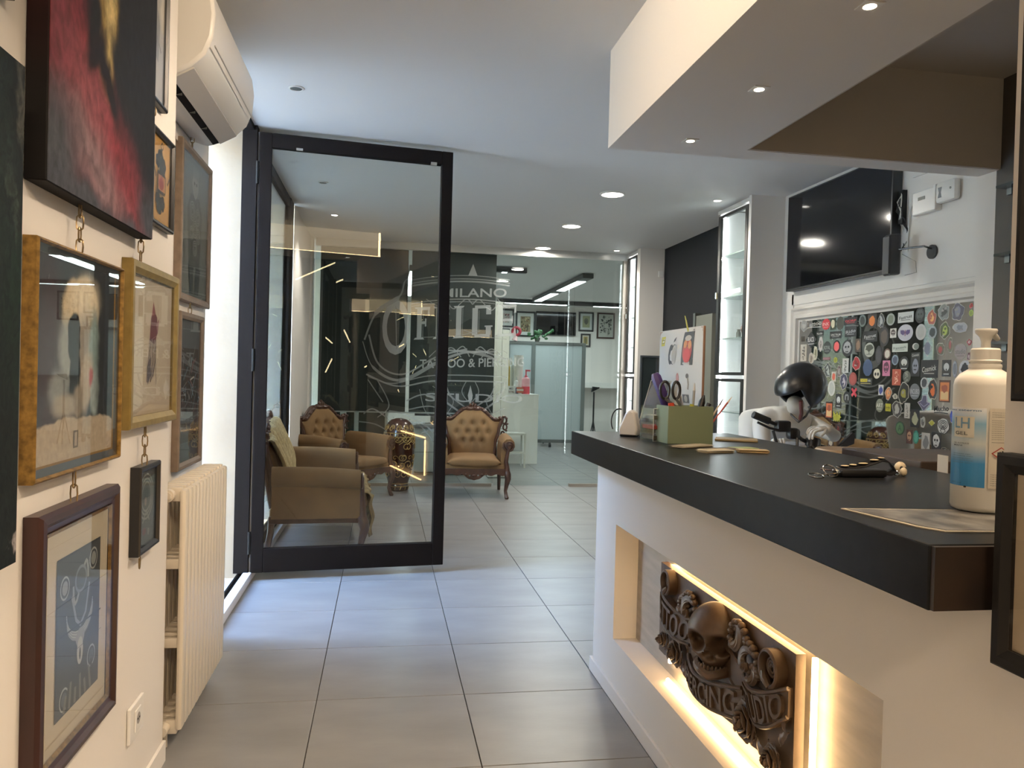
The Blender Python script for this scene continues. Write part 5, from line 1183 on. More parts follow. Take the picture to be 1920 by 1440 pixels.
# low white furniture seen under the dark screen
t = thing('white_console', 'white rounded console with a grooved front under the dark screen', 'console', (.62, 10.4, 0))
boxm((-.22, -.25, .03), (.62, .25, .62), bev=.05).build('console_body', mat('white_lacquer', (.66, .67, .66), .3), t, smooth=True); boxm((-.23, -.26, .62), (.63, .26, .66), bev=.01).build('console_top', mat('grey_top', (.30, .31, .32), .4), t)
for z in (.30,): boxm((-.2, -.2525, z), (.6, -.2495, z+.006)).build('groove', Mgrey, t)
boxm((-.2, -.22, 0), (.6, .22, .03)).build('plinth', Mgrey, t)
t = thing('monitor', 'dark flat monitor standing on the white console', 'monitor', (.66, 10.42, .661)); boxm((-.24, -.015, .10), (.30, .015, .40)).build('monitor_panel', mat('dark_blue_panel', (.02, .028, .036), .3), t); boxm((-.03, -.01, .0), (.03, .02, .12)).build('monitor_neck', Mgrey, t); boxm((-.1, -.06, 0), (.1, .06, .01)).build('monitor_foot', Mgrey, t)
t = thing('white_cupboard', 'pale cupboard with dark panes at the left behind the screen', 'cupboard', (-.35, 10.6, 0))
boxm((-.42, -.2, 0), (.42, .2, 1.35)).build('carcass', Mwhitep, t)
for x0, x1 in ((-.36, -.20), (-.12, -.02), (.04, .38)): boxm((x0, -.206, .30), (x1, -.2, 1.28)).build('pane', mat('dark_pane', (.05, .055, .05), .2), t)

# ================================================================ right-hand fittings
tv('large black television high on the right wall behind the counter', (3.199, 5.10, 2.055), -PI/2, 1.29, .745, .07)
t = thing('television_bracket', 'dark wall bracket and cables at the near side of the large television', 'bracket', (3.199, 4.41, 2.2), -PI/2)
boxm((-.04, -.03, .15), (.0, -.0, .36)).build('wall_plate', Mblackm, t)
rnd = random.Random(4)
for k in range(5): 
    p = [(-.04+.06*rnd.random(), -.045, .34-.06*q+.02*rnd.random()) for q in range(7)]; MB().tube([(a, -.02-.03*math.sin(i), c) for i, (a, b, c) in enumerate(p)], .0035, 5).build('cable', ink('c9c6bc' if k % 2 else '1c1c1c'), t, smooth=True)
t = thing('alarm_keypad', 'white alarm keypad with a small dark display near the television', 'keypad', (3.199, 4.215, 2.372), -PI/2)
boxm((-.105, -.032, 0), (.095, 0, .145), bev=.008).build('housing', Mwhitep, t); boxm((.095, -.045, .0), (.115, 0, .15), bev=.004).build('side_flap', Mwhitep, t)
boxm((-.05, -.0335, .085), (.01, -.0318, .105)).build('display', mat('lcd', (.06, .07, .06), .3), t); MB().tube([(-.10, -.01, .11), (-.15, -.008, .05), (-.16, -.006, -.05), (-.17, -.004, -.2)], .003, 5).build('cable', ink('b9b6ae'), t)
t = thing('alarm_siren', 'white rounded siren box beside the alarm keypad', 'siren', (3.199, 4.02, 2.40), -PI/2)
boxm((-.08, -.05, 0), (.08, 0, .125), bev=.022).build('housing', Mwhitep, t, smooth=True); MB().prism([(-.05, -.0515, .03), (-.02, -.0515, .03), (-.028, -.0515, .06), (-.02, -.0515, .09), (-.05, -.0515, .09), (-.042, -.0515, .06)], (0, .002, 0)).build('horn_mark', ink('6f6f70'), t); MB().cyl((.05, -.052, .07), (.05, -.049, .07), .007, n=10).build('led', Mgrey, t)
t = thing('wall_speaker', 'black wall speaker on a thin arm beside the television', 'speaker', (3.199, 4.14, 2.136), -PI/2)
MB().cyl((-.02, -.012, 0), (-.02, 0, 0), .042, n=24).build('wall_disc', Mblackp, t); MB().tube([(-.02, -.01, .02), (-.02, -.06, .03), (-.10, -.09, .032), (-.17, -.12, .03)], .006, 8).build('arm', Mblackp, t, smooth=True)
MB().prism([(-.165, -.18, -.13), (-.165, -.11, -.12), (-.19, -.09, -.12), (-.225, -.10, -.12), (-.232, -.18, -.13)], (0, 0, .25)).build('cabinet', Mblackp, t, bevel=.01); MB().box((-.23, -.186, -.12), (-.168, -.18, .11), bev=.003).build('grille', mat('speaker_grille', (.03, .03, .03), .6), t)
MB().tube([(-.15, -.11, .0), (-.09, -.06, -.05), (-.12, -.03, -.11), (-.2, -.05, -.12)], .0022, 5).build('cable', ink('9a978f'), t, smooth=True)
sb = MB().box((3.188, 3.5, 2.62), (3.199, 4.35, CE)).build('trim_2', Mw); sb['kind'] = 'structure'
t = thing('door_sensor', 'tiny white sensor box on the grey return wall', 'sensor', (3.16, 8.679, 2.52)); boxm((-.035, -.03, 0), (.02, 0, .07), bev=.004).build('housing', Mwhitep, t)
t = thing('leaning_mirror', 'dark framed glass panel leaning before the far display cabinet', 'mirror', (3.01, 8.50, 0), 0)
MB().box((-.13, -.01, 0), (-.108, .02, 1.60)).box((.108, -.01, 0), (.13, .02, 1.60)).box((-.108, -.01, 1.578), (.108, .02, 1.60)).box((-.108, -.01, 0), (.108, .02, .03)).box((.055, -.008, .03), (.066, .015, 1.578)).build('frame', mat('grey_blue_frame', (.08, .09, .10), .35, .4), t, bevel=.003)
boxm((-.108, .002, .03), (.055, .008, 1.578)).build('glass', mat('dark_mirror', (.10, .13, .13), .06, .7), t); boxm((.066, .002, .03), (.108, .008, 1.578)).build('glass', Mmirror, t)
t = thing('inner_door', 'olive grey metal door in the dark recess behind the computer', 'door', (3.19, 7.36, 0), -PI/2)
boxm((-.20, -.05, 0), (.20, 0, 1.99)).build('door_leaf', mat('olive_grey', (.18, .18, .15), .5, .2), t); boxm((-.25, -.06, 0), (-.20, 0, 2.02)).build('door_post', Mgrey, t); MB().tube([(-.15, -.05, 1.0), (-.15, -.1, 1.0), (-.05, -.1, 1.0)], .009, 8).build('handle', Mchrome, t)
# trinkets in the nearer cabinet
t = thing('trinket', 'small yellow and black figurine box on the third shelf of the near cabinet', 'figurine', (3.05, 6.22, 2.069)); boxm((-.03, -.045, 0), (.03, .045, .085)).build('box', ink('6a4a34'), t); boxm((-.032, -.036, .02), (-.0301, .02, .075)).build('card_front', ink('b09a5a'), t); MB().ell((-.045, -.055, .022), (.015, .02, .022)).build('charm', ink('a8905c'), t, smooth=True)
t = thing('trinket', 'round brown carved ornament on the shelf beside the cabinet lock', 'ornament', (3.05, 6.19, 1.709)); MB().lathe([(.02, 0), (.055, .02), (.075, .07), (.06, .12), (.02, .145), (.001, .147)], 20).build('ornament_body', mat('carved_brown', (.14, .06, .03), .5, noise=.6, nscale=30), t, smooth=True); MB().cyl((0, 0, -.0), (0, 0, .012), .04, n=16).build('foot', ink('5a3a28'), t)
o = tag(MB().lathe([(.022, 0), (.022, .05), (.016, .055), (.016, .075), (.001, .077)], 16).build('trinket_jar', ink('6f6f6a', .3), smooth=True), 'small grey jar beside the round brown ornament in the near cabinet', 'jar'); o.location = (3.02, 6.33, 1.709)
o = tag(boxm((-.02, -.06, 0), (.02, .06, .075)).build('grey_card_box', ink('8c8f90')), 'small grey box on the bottom glass shelf of the far cabinet', 'box'); o.location = (3.05, 8.95, 1.069)
# dark shelves in the recess right of the pillar
for k, z in enumerate((2.41-.12, 1.965, 1.545)):
    t = thing('corner_shelf', '%s dark glass shelf in the taupe recess at the right' % ('highest', 'middle', 'lowest')[k], 'shelf', (2.929, 3.2, z), 0, 'dark recess shelves'); boxm((-.07, -.40, 0), (0, .10, .012)).build('shelf_glass', mat('smoked_glass', (.03, .035, .03), .1), t); boxm((-.02, .06, -.03), (0, .09, 0)).build('bracket', Mgrey, t)
o = tag(boxm((-.05, -.03, 0), (.05, .03, .15)).build('book', ink('5a2a14')), 'small reddish book on the lowest dark shelf of the recess', 'book'); o.location = (2.875, 3.05, 1.558)

# ================================================================ sticker-covered mirror
STK = [(5.553,1.779,0.097,0.094,'b','8d8a84','a9a6a0',''),(5.419,1.771,0.216,0.050,'t','b5b2ac','','Tattoo'),(5.251,1.771,0.105,0.082,'o','a8232c','c9a8a0','INK'),
(5.162,1.768,0.071,0.085,'r','2a3226','c9bfa0',''),(5.072,1.768,0.090,0.095,'o','34352a','2e2f26',''),(4.947,1.776,0.154,0.053,'r','16171a','c03038','GORP'),
(4.811,1.768,0.080,0.083,'o','59645f','1e2422',''),(4.706,1.761,0.095,0.092,'r','221a14','c06a28',''),(4.610,1.755,0.067,0.090,'b','3a3c3e','a9acab',''),
(4.515,1.758,0.086,0.078,'o','8f948c','6c705f',''),(4.370,1.762,0.147,0.066,'r','c9cbc8','1a1a1a','Fastrust'),(4.239,1.764,0.089,0.095,'o','101412','3c423f','x'),
(4.137,1.746,0.076,0.092,'b','8a4438','d09a5a',''),(4.036,1.768,0.100,0.090,'b','6f706c','2c2c2a',''),(3.924,1.763,0.104,0.100,'b','4b4650','7c7a82','m'),
(3.826,1.788,0.028,0.031,'b','a02020','7a1c1c',''),(3.824,1.748,0.033,0.037,'o','8a9440','6f7834',''),(5.449,1.666,0.147,0.127,'d','262a2c','d0d0cc','BLACK'),
(5.328,1.708,0.097,0.033,'r','141617','c9c9c4','ink'),(5.123,1.687,0.146,0.051,'r','141619','c9c9c4','SPECTRUM'),(4.943,1.702,0.137,0.073,'r','1a1d20','9ea1a2','Rido'),
(4.722,1.659,0.154,0.071,'r','101214','b9bab8','Fastrust'),(4.574,1.651,0.099,0.129,'o','191618','4a4038',''),(4.485,1.669,0.061,0.060,'r','c9c6c0','3a302e','x'),
(4.369,1.666,0.144,0.104,'o','bcbcc4','43305a','v'),(4.227,1.663,0.093,0.097,'o','b4b3b0','a5a4a0',''),(4.126,1.656,0.074,0.076,'o','8d9496','20272a',''),
(4.025,1.659,0.086,0.097,'b','3a4020','8f9a4a',''),(3.905,1.671,0.111,0.062,'b','9a9da2','6f7378',''),(5.563,1.676,0.046,0.039,'r','3a332f','',''),
(5.549,1.569,0.088,0.128,'r','c2b9ab','4a4038','s'),(5.436,1.524,0.070,0.093,'b','a59a8c','6f655a',''),(5.380,1.561,0.061,0.108,'b','b4b09a','6c6a52','s'),
(5.314,1.626,0.059,0.099,'b','b0aaa6','77706c',''),(5.227,1.598,0.098,0.094,'o','262b29','8f9490','ROYAL'),(5.106,1.603,0.094,0.091,'o','141412','d05a58',''),
(4.978,1.587,0.126,0.120,'o','1e2124','9a9a9a','m'),(4.852,1.603,0.063,0.091,'r','3d322a','7a5f4a',''),(4.727,1.569,0.109,0.097,'o','a5a69a','3a3d32','y'),
(4.624,1.530,0.072,0.127,'o','222224','38383a',''),(4.537,1.538,0.069,0.071,'o','5a4640','c9c4b4',''),(4.416,1.574,0.149,0.052,'r','c3c9c0','4a5450','Franceschi'),
(4.270,1.578,0.060,0.041,'o','c9c9c4','6d746e','c'),(4.166,1.563,0.075,0.106,'d','aeb2b5','6a6f80',''),(4.054,1.554,0.068,0.077,'b','4a4a3c','8a3a38',''),
(3.894,1.537,0.094,0.094,'o','8a7f7c','5f5654','studio'),(3.830,1.587,0.041,0.037,'b','7a2a30','b8a0a0',''),(5.229,1.519,0.098,0.021,'r','6d4a4e','9a7a7c','bar'),
(5.116,1.507,0.044,0.040,'o','a0a03c','7c7c2c',''),(4.992,1.466,0.073,0.101,'r','c6c6c2','5a5a55','s'),(4.866,1.478,0.086,0.091,'b','8e1c20','5e1214',''),
(4.738,1.450,0.106,0.116,'8','2d3d58','',''),(4.639,1.411,0.070,0.065,'w','c9c3ae','14130f',''),(4.543,1.446,0.076,0.100,'r','b06a84','4a2a3a','m'),
(4.458,1.498,0.065,0.066,'o','7c8894','3d4352',''),(4.370,1.475,0.094,0.090,'o','121416','c9ccc9','h'),(4.267,1.468,0.080,0.145,'r','0f1012','8a8e9c','Cosmick'),
(4.144,1.441,0.147,0.106,'r','121214','c9c9c4','Cosmick'),(4.001,1.444,0.072,0.096,'r','121416','b9bcbc','h'),(3.856,1.440,0.092,0.096,'o','b9bac0','121214','p'),
(5.212,1.435,0.093,0.105,'b','3f4342','9ca09c','s'),(5.131,1.388,0.055,0.072,'r','c2bcae','c05a44',''),(5.067,1.427,0.055,0.087,'b','5a4a48','8f8886',''),
(5.007,1.353,0.090,0.117,'b','3a3a4e','b0a8b0','x'),(4.899,1.374,0.089,0.092,'o','7a3530','8a4038',''),(4.755,1.359,0.143,0.046,'r','16181a','c9b42c','TATTOO ink'),
(4.439,1.389,0.084,0.102,'r','9c4632','d8a890','s'),(4.342,1.393,0.072,0.075,'o','5c5f58','9a9c90','s'),(4.182,1.356,0.067,0.070,'o','c4c6c4','3a3a3c',''),
(4.010,1.312,0.090,0.127,'r','3a2218','b06a3a','f'),(5.155,1.304,0.092,0.112,'o','c9c9c2','b0b2ac',''),(4.881,1.282,0.059,0.053,'x','a83240','',''),
(4.964,1.246,0.084,0.081,'o','1c2022','a0a4a4','n'),(5.063,1.216,0.071,0.099,'r','121416','c9ccc9','h'),(4.590,1.305,0.051,0.068,'r','c2c0ba','2f3a78','p'),
(4.515,1.285,0.067,0.079,'b','a0603c','c98a5a',''),(4.446,1.267,0.049,0.035,'b','b4b0a4','77746a',''),(4.368,1.289,0.105,0.131,'b','14140f','8a8438',''),
(4.264,1.303,0.095,0.098,'o','6c6d70','b9babb','INCUBO'),(4.107,1.317,0.084,0.124,'b','1a1618','c0602c',''),(4.179,1.235,0.116,0.100,'5','4c4860','8a88a0',''),
(4.599,1.204,0.080,0.087,'o','6a6a5a','c4c2b4','ART'),(4.512,1.195,0.053,0.049,'r','a8a024','2a2a14','ink'),(4.424,1.191,0.096,0.105,'b','3d3a38','a9a6a0','DAVE'),
(4.328,1.184,0.051,0.095,'r','c6c4bd','6a6862','s'),(4.256,1.141,0.079,0.108,'r','16161a','a9a88a','p'),(4.032,1.199,0.118,0.048,'t','2a2a2a','','Mucho'),
(4.012,1.111,0.099,0.096,'q','c9c9c5','3a3a3c',''),(5.177,1.146,0.091,0.120,'r','2a1a14','b05a34','f'),(5.073,1.104,0.096,0.086,'z','a9a63c','',''),
(4.391,1.071,0.086,0.087,'o','243a24','4a6a44','A'),(5.057,0.998,0.073,0.106,'r','2a1816','8a2c28','s'),(5.218,0.990,0.100,0.097,'o','5a4238','8a6a58',''),
(5.141,1.000,0.056,0.088,'b','4a3630','6f5a4e',''),(5.143,0.912,0.070,0.056,'r','3a2a22','b0a898',''),(4.300,1.026,0.053,0.085,'r','4a2a22','b08a6a','m'),
(4.240,1.028,0.052,0.081,'o','2f7a6a','5aa08c',''),(4.154,1.008,0.072,0.105,'r','b5b5b2','6f6f70','p'),(4.065,1.016,0.078,0.110,'r','1e1c20','c4c4c4','m'),
(4.107,1.123,0.056,0.039,'d','c9c6a8','9a9438',''),(4.183,1.122,0.049,0.066,'b','a9a9a4','55534f',''),(3.942,1.169,0.035,0.076,'b','2a3a8a','4a5ab0',''),
(3.898,1.335,0.068,0.075,'b','b9bcc0','2a2a2c','s'),(3.843,1.347,0.030,0.105,'l','d0d2d6','26262a',''),(3.978,1.574,0.044,0.089,'b','5a5a4a','8a4a48',''),
(3.830,1.508,0.033,0.049,'b','5a3a44','b0a0a4',''),(3.994,0.968,0.071,0.038,'b','1e1e1e','c4c4c4','s'),(5.543,1.470,0.096,0.035,'o','26241f','5a564c',''),
(3.934,1.440,0.035,0.094,'o','8a8d94','5a5d66','')]
t = thing('sticker_mirror', 'large wall mirror behind the counter covered with dozens of stickers', 'mirror', (3.199, 4.6, .70), -PI/2)
boxm((-1.02, -.012, 0), (1.02, -.002, 1.112)).build('mirror_plate', Mmirror, t)
mo = [(0, 0), (.0, -.025), (.015, -.035), (.03, -.022), (.055, -.022), (.065, -.034), (.085, -.034), (.095, -.014), (.11, -.012)]
mb = MB(); vs = []; fs = []
for (i, y) in mo:
    q = .11-i; vs += [(-1.02-q, y, -.11+i), (1.02+q, y, -.11+i), (1.02+q, y, 1.112+q), (-1.02-q, y, 1.112+q)]
for k in range(len(mo)-1):
    for q in range(4): fs.append((k*4+q, k*4+(q+1) % 4, k*4+4+(q+1) % 4, k*4+4+q))
mb.add(vs, fs).build('moulding', mat('mirror_moulding', (.62, .58, .53), .5), t)
sb = MB().box((3.193, 3.5, 1.95), (3.1985, 5.76, 2.035)).box((3.193, 5.735, 0), (3.1985, 5.80, 2.035)).build('trim_3', Mw); sb['kind'] = 'structure'
for k, (y, z, w, h, sh, a, b, tx) in enumerate(STK):
    rnd = random.Random(k)
    F = Flat((4.6-y-w/2, -.0125, z-.70-h/2), (1, 0, 0), (0, 0, 1), w, h, lift=.00025)
    inkb = b or a
    def bl(cx, cy, rx, ry, n=18, am=.16, sd=0):
        r_ = random.Random(k*7+sd); o_ = [1+am*(r_.random()*2-1) for _ in range(n)]
        return [(cx+rx*o_[i]*math.cos(2*PI*i/n), cy+ry*o_[i]*math.sin(2*PI*i/n)) for i in range(n)]
    inner = True
    if sh == 'o': F.disc(.5, .5, .5, .5, a); F.disc(.5, .5, .46, .47, a)
    elif sh == 'r': F.rect(0, 0, 1, 1, a)
    elif sh == 'd': F.poly([(.5, 0), (1, .5), (.5, 1), (0, .5)], a)
    elif sh == '8': F.poly(ngon(.5, .5, .5, .5, 10), a); inner = False
    elif sh == 'b':
        F.poly(bl(.5, .5, .5, .5), 'b9b6ae'); F.poly(bl(.5, .5, .45, .46), a); F.poly(bl(.5, .5, .24, .28, 9, .3, 2), inkb)
        for q in range(3): F.poly(bl(rnd.uniform(.3, .7), rnd.uniform(.2, .8), .10, .08, 7, .3, q+4), rnd.choice([inkb, a, '8a8680']))
        inner = False
    elif sh == 't': F.text(tx, 0, .35, 1, 1, a, lambda x, y: (x, y+.15*x)); F.line([(0, .2), (.4, .28), (.95, .2)], .006, a); inner = False
    elif sh == 'x': F.line([(.05, 0), (.95, 1)], .02, a); F.line([(.05, 1), (.95, 0)], .02, a); inner = False
    elif sh == 'w': F.poly(bl(.5, .5, .5, .5, 16, .05), a); F.disc(.32, .45, .14, .17, inkb); F.disc(.70, .45, .14, .17, inkb); inner = False
    elif sh == '5': F.poly([(0, .55), (.5, 0), (1, .5), (.75, .62), (.72, 1), (.4, 1), (.3, .7)], 'b9b6c0'); F.poly([(.05, .54), (.5, .06), (.94, .5), (.7, .58), (.66, .95), (.44, .95), (.34, .66)], a); F.line([(.2, .5), (.5, .3), (.8, .5)], .006, inkb); inner = False
    elif sh == 'q':
        F.poly(bl(.5, .5, .5, .5, 20, .07), b); F.poly(bl(.5, .5, .46, .46, 20, .07), a)
        for r_ in (.36, .24, .12): F.line([(.5+r_*math.cos(q*.42), .58+r_*.75*math.sin(q*.42)) for q in range(16)], .006, b)
        F.line([(.5, .5), (.3, .2), (.5, .04), (.7, .2), (.5, .5)], .006, b); inner = False
    elif sh == 'z':
        for q in range(7): F.line([(.08+.12*q, .1+.1*(q % 2)), (.02+.14*q, .9-.12*(q % 3))], .010, a)
        F.line([(0, .5), (.5, .7), (1, .45)], .010, a); inner = False
    elif sh == 'l':
        F.rect(0, 0, 1, 1, a)
        for q in range(7): F.rect(.2, .04+.14*q, .8, .12+.14*q, b)
        inner = False
    if inner:
        if tx and len(tx) > 1:
            lw_ = .82 if sh != 'd' else .6
            if sh == 'r' and h > w*1.5:
                F.text(tx, .1, .82, .9, .93, 'c9c9c4', lambda x, y: (x, y+.04*x)); F.poly(bl(.5, .42, .36, .30, 14, .12), inkb); F.disc(.4, .45, .08, .05, a); F.disc(.62, .45, .08, .05, a); F.line([(.35, .28), (.65, .28)], .006, a)
            elif tx == 'TATTOO ink': F.rect(.1, .42, .62, .86, b); F.text('TATTOO', .14, .50, .58, .78, '3a3210'); F.text('ink', .66, .46, .9, .84, 'b9b9b4'); F.rect(.12, .14, .88, .24, '9a8f5a')
            else: F.text(tx, .5-lw_/2, .36, .5+lw_/2, .66, b, (lambda x, y: (x, y+.18*(x-.5))) if tx[0].isupper() and tx[1:].islower() else None); F.line([(.2, .24), (.8, .24)], h*.04, b)
        elif tx == 's':
            for q in range(8): F.line([(rnd.uniform(.25, .75), .1+.1*q), (rnd.uniform(.25, .75), .14+.1*q+rnd.uniform(0, .1)), (rnd.uniform(.25, .75), .12+.1*q)], min(w, h)*.08, b)
        elif tx == 'h': F.disc(.5, .58, .30, .24, b); F.poly([(.42, .42), (.5, .30), (.58, .42), (.5, .5)], a); F.rect(.2, .12, .8, .18, b)
        elif tx in ('x', 'm'):
            F.poly(bl(.5, .55, .36, .34, 16, .08), b); F.disc(.37, .58, .09, .07, a); F.disc(.63, .58, .09, .07, a); F.poly([(.46, .44), (.54, .44), (.5, .5)], a)
            for q in range(4): F.rect(.36+.075*q, .26, .415+.075*q, .34, a)
        elif tx == 'v':
            for s in (-1, 1): F.poly([(.5, .5), (.5+s*.10, .66), (.5+s*.32, .66), (.5+s*.30, .46), (.5+s*.12, .34)], b)
            F.poly([(.47, .30), (.53, .30), (.53, .66), (.47, .66)], '6a3a4a')
        elif tx == 'y': F.poly(bl(.5, .64, .36, .24, 14, .2), b); F.line([(.5, .18), (.5, .5)], w*.06, b); F.line([(.25, .2), (.75, .2)], w*.03, b)
        elif tx == 'c': F.disc(.62, .5, .38, .42, b)
        elif tx == 'p': F.poly(bl(.5, .45, .34, .34, 12, .22), b); F.disc(.5, .76, .12, .10, b)
        elif tx == 'f': F.rect(.1, .06, .9, .90, b); F.rect(.16, .12, .84, .48, 'c9a878'); F.poly(bl(.5, .62, .26, .2, 12, .2), '7a3a20')
        elif tx == 'n': F.line([(.3, .25), (.3, .62), (.42, .74), (.5, .6), (.58, .74), (.7, .62), (.7, .25)], w*.10, b)
        elif tx == 'A': F.poly(ngon(.5, .5, .40, .40), b); F.text('A', .3, .3, .7, .75, a)
        elif b: F.poly(bl(.5, .5, .34, .36, 16, .10), b)
    F.build('sticker', t)

# ================================================================ mannequin on a motorbike
def skin(name, joints, edges, m, parent=None, sub_=2):
    me = bpy.data.meshes.new(name); keys = list(joints); idx = {k: i for i, k in enumerate(keys)}
    me.from_pydata([joints[k][0] for k in keys], [(idx[a], idx[b]) for a, b in edges], [])
    o = bpy.data.objects.new(name, me); COL.objects.link(o); me.materials.append(m); md = o.modifiers.new('skin', 'SKIN'); md.use_smooth_shade = True
    for i, k in enumerate(keys):
        r_ = joints[k][1]; me.skin_vertices[0].data[i].radius = r_ if isinstance(r_, tuple) else (r_, r_)
    me.skin_vertices[0].data[0].use_root = True
    s_ = o.modifiers.new('sub', 'SUBSURF'); s_.levels = s_.render_levels = sub_
    if parent is not None: o.parent = parent; o.matrix_parent_inverse = WM[parent.name].inverted()
    return o
Mman = mat('white_mannequin', (.70, .665, .60), .45)
t = thing('mannequin', 'white mannequin in a black helmet bent over a motorbike handlebar', 'mannequin', (2.55, 4.75, 0))
J = {'pel': ((2.62, 5.02, 1.12), (.14, .12)), 'ab': ((2.56, 4.82, 1.11), (.115, .095)), 'ch': ((2.48, 4.58, 1.07), (.15, .10)), 'up': ((2.47, 4.47, 1.115), (.12, .085)), 'nk': ((2.47, 4.40, 1.165), .05), 'hd': ((2.455, 4.33, 1.25), .07),
     'sL': ((2.29, 4.46, 1.11), .066), 'eL': ((2.245, 4.33, .93), .045), 'wL': ((2.20, 4.10, .98), .030), 'sR': ((2.66, 4.50, 1.075), .062), 'eR': ((2.62, 4.18, 1.03), .040), 'wR': ((2.45, 4.0, 1.088), .026),
     'hL': ((2.50, 5.0, 1.06), .10), 'kL': ((2.36, 4.72, .70), .066), 'aL': ((2.38, 4.75, .34), .042), 'fL': ((2.36, 4.62, .30), .035), 'hR': ((2.74, 5.02, 1.06), .10), 'kR': ((2.88, 4.74, .70), .066), 'aR': ((2.86, 4.75, .34), .042), 'fR': ((2.86, 4.62, .30), .035)}
Eb = [('pel', 'ab'), ('ab', 'ch'), ('ch', 'up'), ('up', 'nk'), ('nk', 'hd'), ('up', 'sL'), ('sL', 'eL'), ('eL', 'wL'), ('up', 'sR'), ('sR', 'eR'), ('eR', 'wR'), ('pel', 'hL'), ('hL', 'kL'), ('kL', 'aL'), ('aL', 'fL'), ('pel', 'hR'), ('hR', 'kR'), ('kR', 'aR'), ('aR', 'fR')]
skin('body', J, Eb, Mman, t)
def hand(w, palm, side, fdir, curl, name='hand'):
    """palm and five separate bent fingers: w wrist, palm unit direction, side = across the knuckles, fdir = where the fingers bend to"""
    w = Vector(w); P_ = Vector(palm).normalized(); S_ = Vector(side).normalized(); D_ = Vector(fdir).normalized()
    j = {'w': (w, (.026, .018)), 'p': (w+P_*.045, (.036, .016)), 'q': (w+P_*.075, (.038, .014))}; e = [('w', 'p'), ('p', 'q')]
    skin('hand', j, e, Mman, t)
    for i, (off, L_) in enumerate(((-.027, .066), (-.009, .076), (.009, .072), (.027, .058))):
        a = w+P_*.072+S_*off; b = a+P_*(L_*.36)+D_*(L_*.12); c = b+P_*(L_*.18)*(1-curl)+D_*(L_*.34); d = c+D_*(L_*.34)-P_*(L_*.10*curl)
        skin('finger', {'r': (a-P_*.02, .0085), 'a': (a, .0088), 'b': (b, .0082), 'c': (c, .0076), 'd': (d, .0062)}, [('r', 'a'), ('a', 'b'), ('b', 'c'), ('c', 'd')], Mman, t, 1)
    a = w+P_*.022-S_*.024; skin('thumb', {'r': (w+P_*.012-S_*.010, .010), 'a': (a, .0105), 'b': (a+P_*.022-S_*.018+D_*.012, .009), 'c': (a+P_*.044-S_*.018+D_*.03, .007)}, [('r', 'a'), ('a', 'b'), ('b', 'c')], Mman, t, 1)
hand((2.45, 4.0, 1.088), (-.95, -.12, -.05), (-.10, .95, .25), (-.3, -.25, -1), .25)
hand((2.20, 4.10, .98), (-.2, -.6, .35), (.9, -.3, .1), (-.1, -.5, -.8), .6)
HC = Vector((2.455, 4.30, 1.308)); HF = Vector((-.80, -.10, -.58)).normalized()     # helmet centre, direction of the face
Zh = (Vector((-.25, -.05, .95))-HF*HF.dot(Vector((-.25, -.05, .95)))).normalized(); Xh = HF.cross(Zh).normalized(); Mh = Matrix((Xh, -HF, Zh)).transposed()
MB().ell(HC+HF*.015-Zh*.03, (.074, .092, .110), M=Mh, seg=24, ring=18).ell(HC+HF*.105-Zh*.045, (.012, .018, .024), M=Mh).ell(HC+HF*.085-Zh*.10, (.03, .02, .012), M=Mh).build('head', Mman, t, smooth=True)
bm = bmesh.new(); bmesh.ops.create_uvsphere(bm, u_segments=48, v_segments=32, radius=1)
kill = [v for v in bm.verts if (v.co.y < -.50 and v.co.z < .22 and abs(v.co.x) < .80) or v.co.z < -.72]
bmesh.ops.delete(bm, geom=kill, context='VERTS')
for v in bm.verts: v.co = Vector((v.co.x*.140, v.co.y*.160+.004, v.co.z*.148))
hm = MB().bm(bm, 0, Matrix.Translation(HC) @ Mh.to_4x4()); o = hm.build('helmet', mat('satin_black_helmet', (.012, .012, .013), .28), None, smooth=True, angle=80)
tag(o, 'black open-face helmet on the head of the white mannequin', 'helmet')
so = o.modifiers.new('th', 'SOLIDIFY'); so.thickness = .012; so.offset = -1
e_ = [HC+Mh @ Vector((.128*math.sin(a)*.82, -.150*.42-.02, .138*(-.25+.56*math.cos(a)))) for a in [2*PI*k/28 for k in range(28)]]
MB().tube([HC+Mh @ Vector((-.115, -.03, -.06)), HC+Mh @ Vector((-.07, -.10, -.13)), HC+Mh @ Vector((0, -.12, -.165)), HC+Mh @ Vector((.07, -.10, -.13)), HC+Mh @ Vector((.115, -.03, -.06))], .007, 6).build('chin_strap', ink('241a16'), o, smooth=True)
MB().tube([HC+Mh @ Vector((-.10, -.10, -.02)), HC+Mh @ Vector((-.085, -.125, -.09)), HC+Mh @ Vector((-.05, -.13, -.13))], .012, 6).build('cheek_lining', ink('4a1c18'), o, smooth=True)

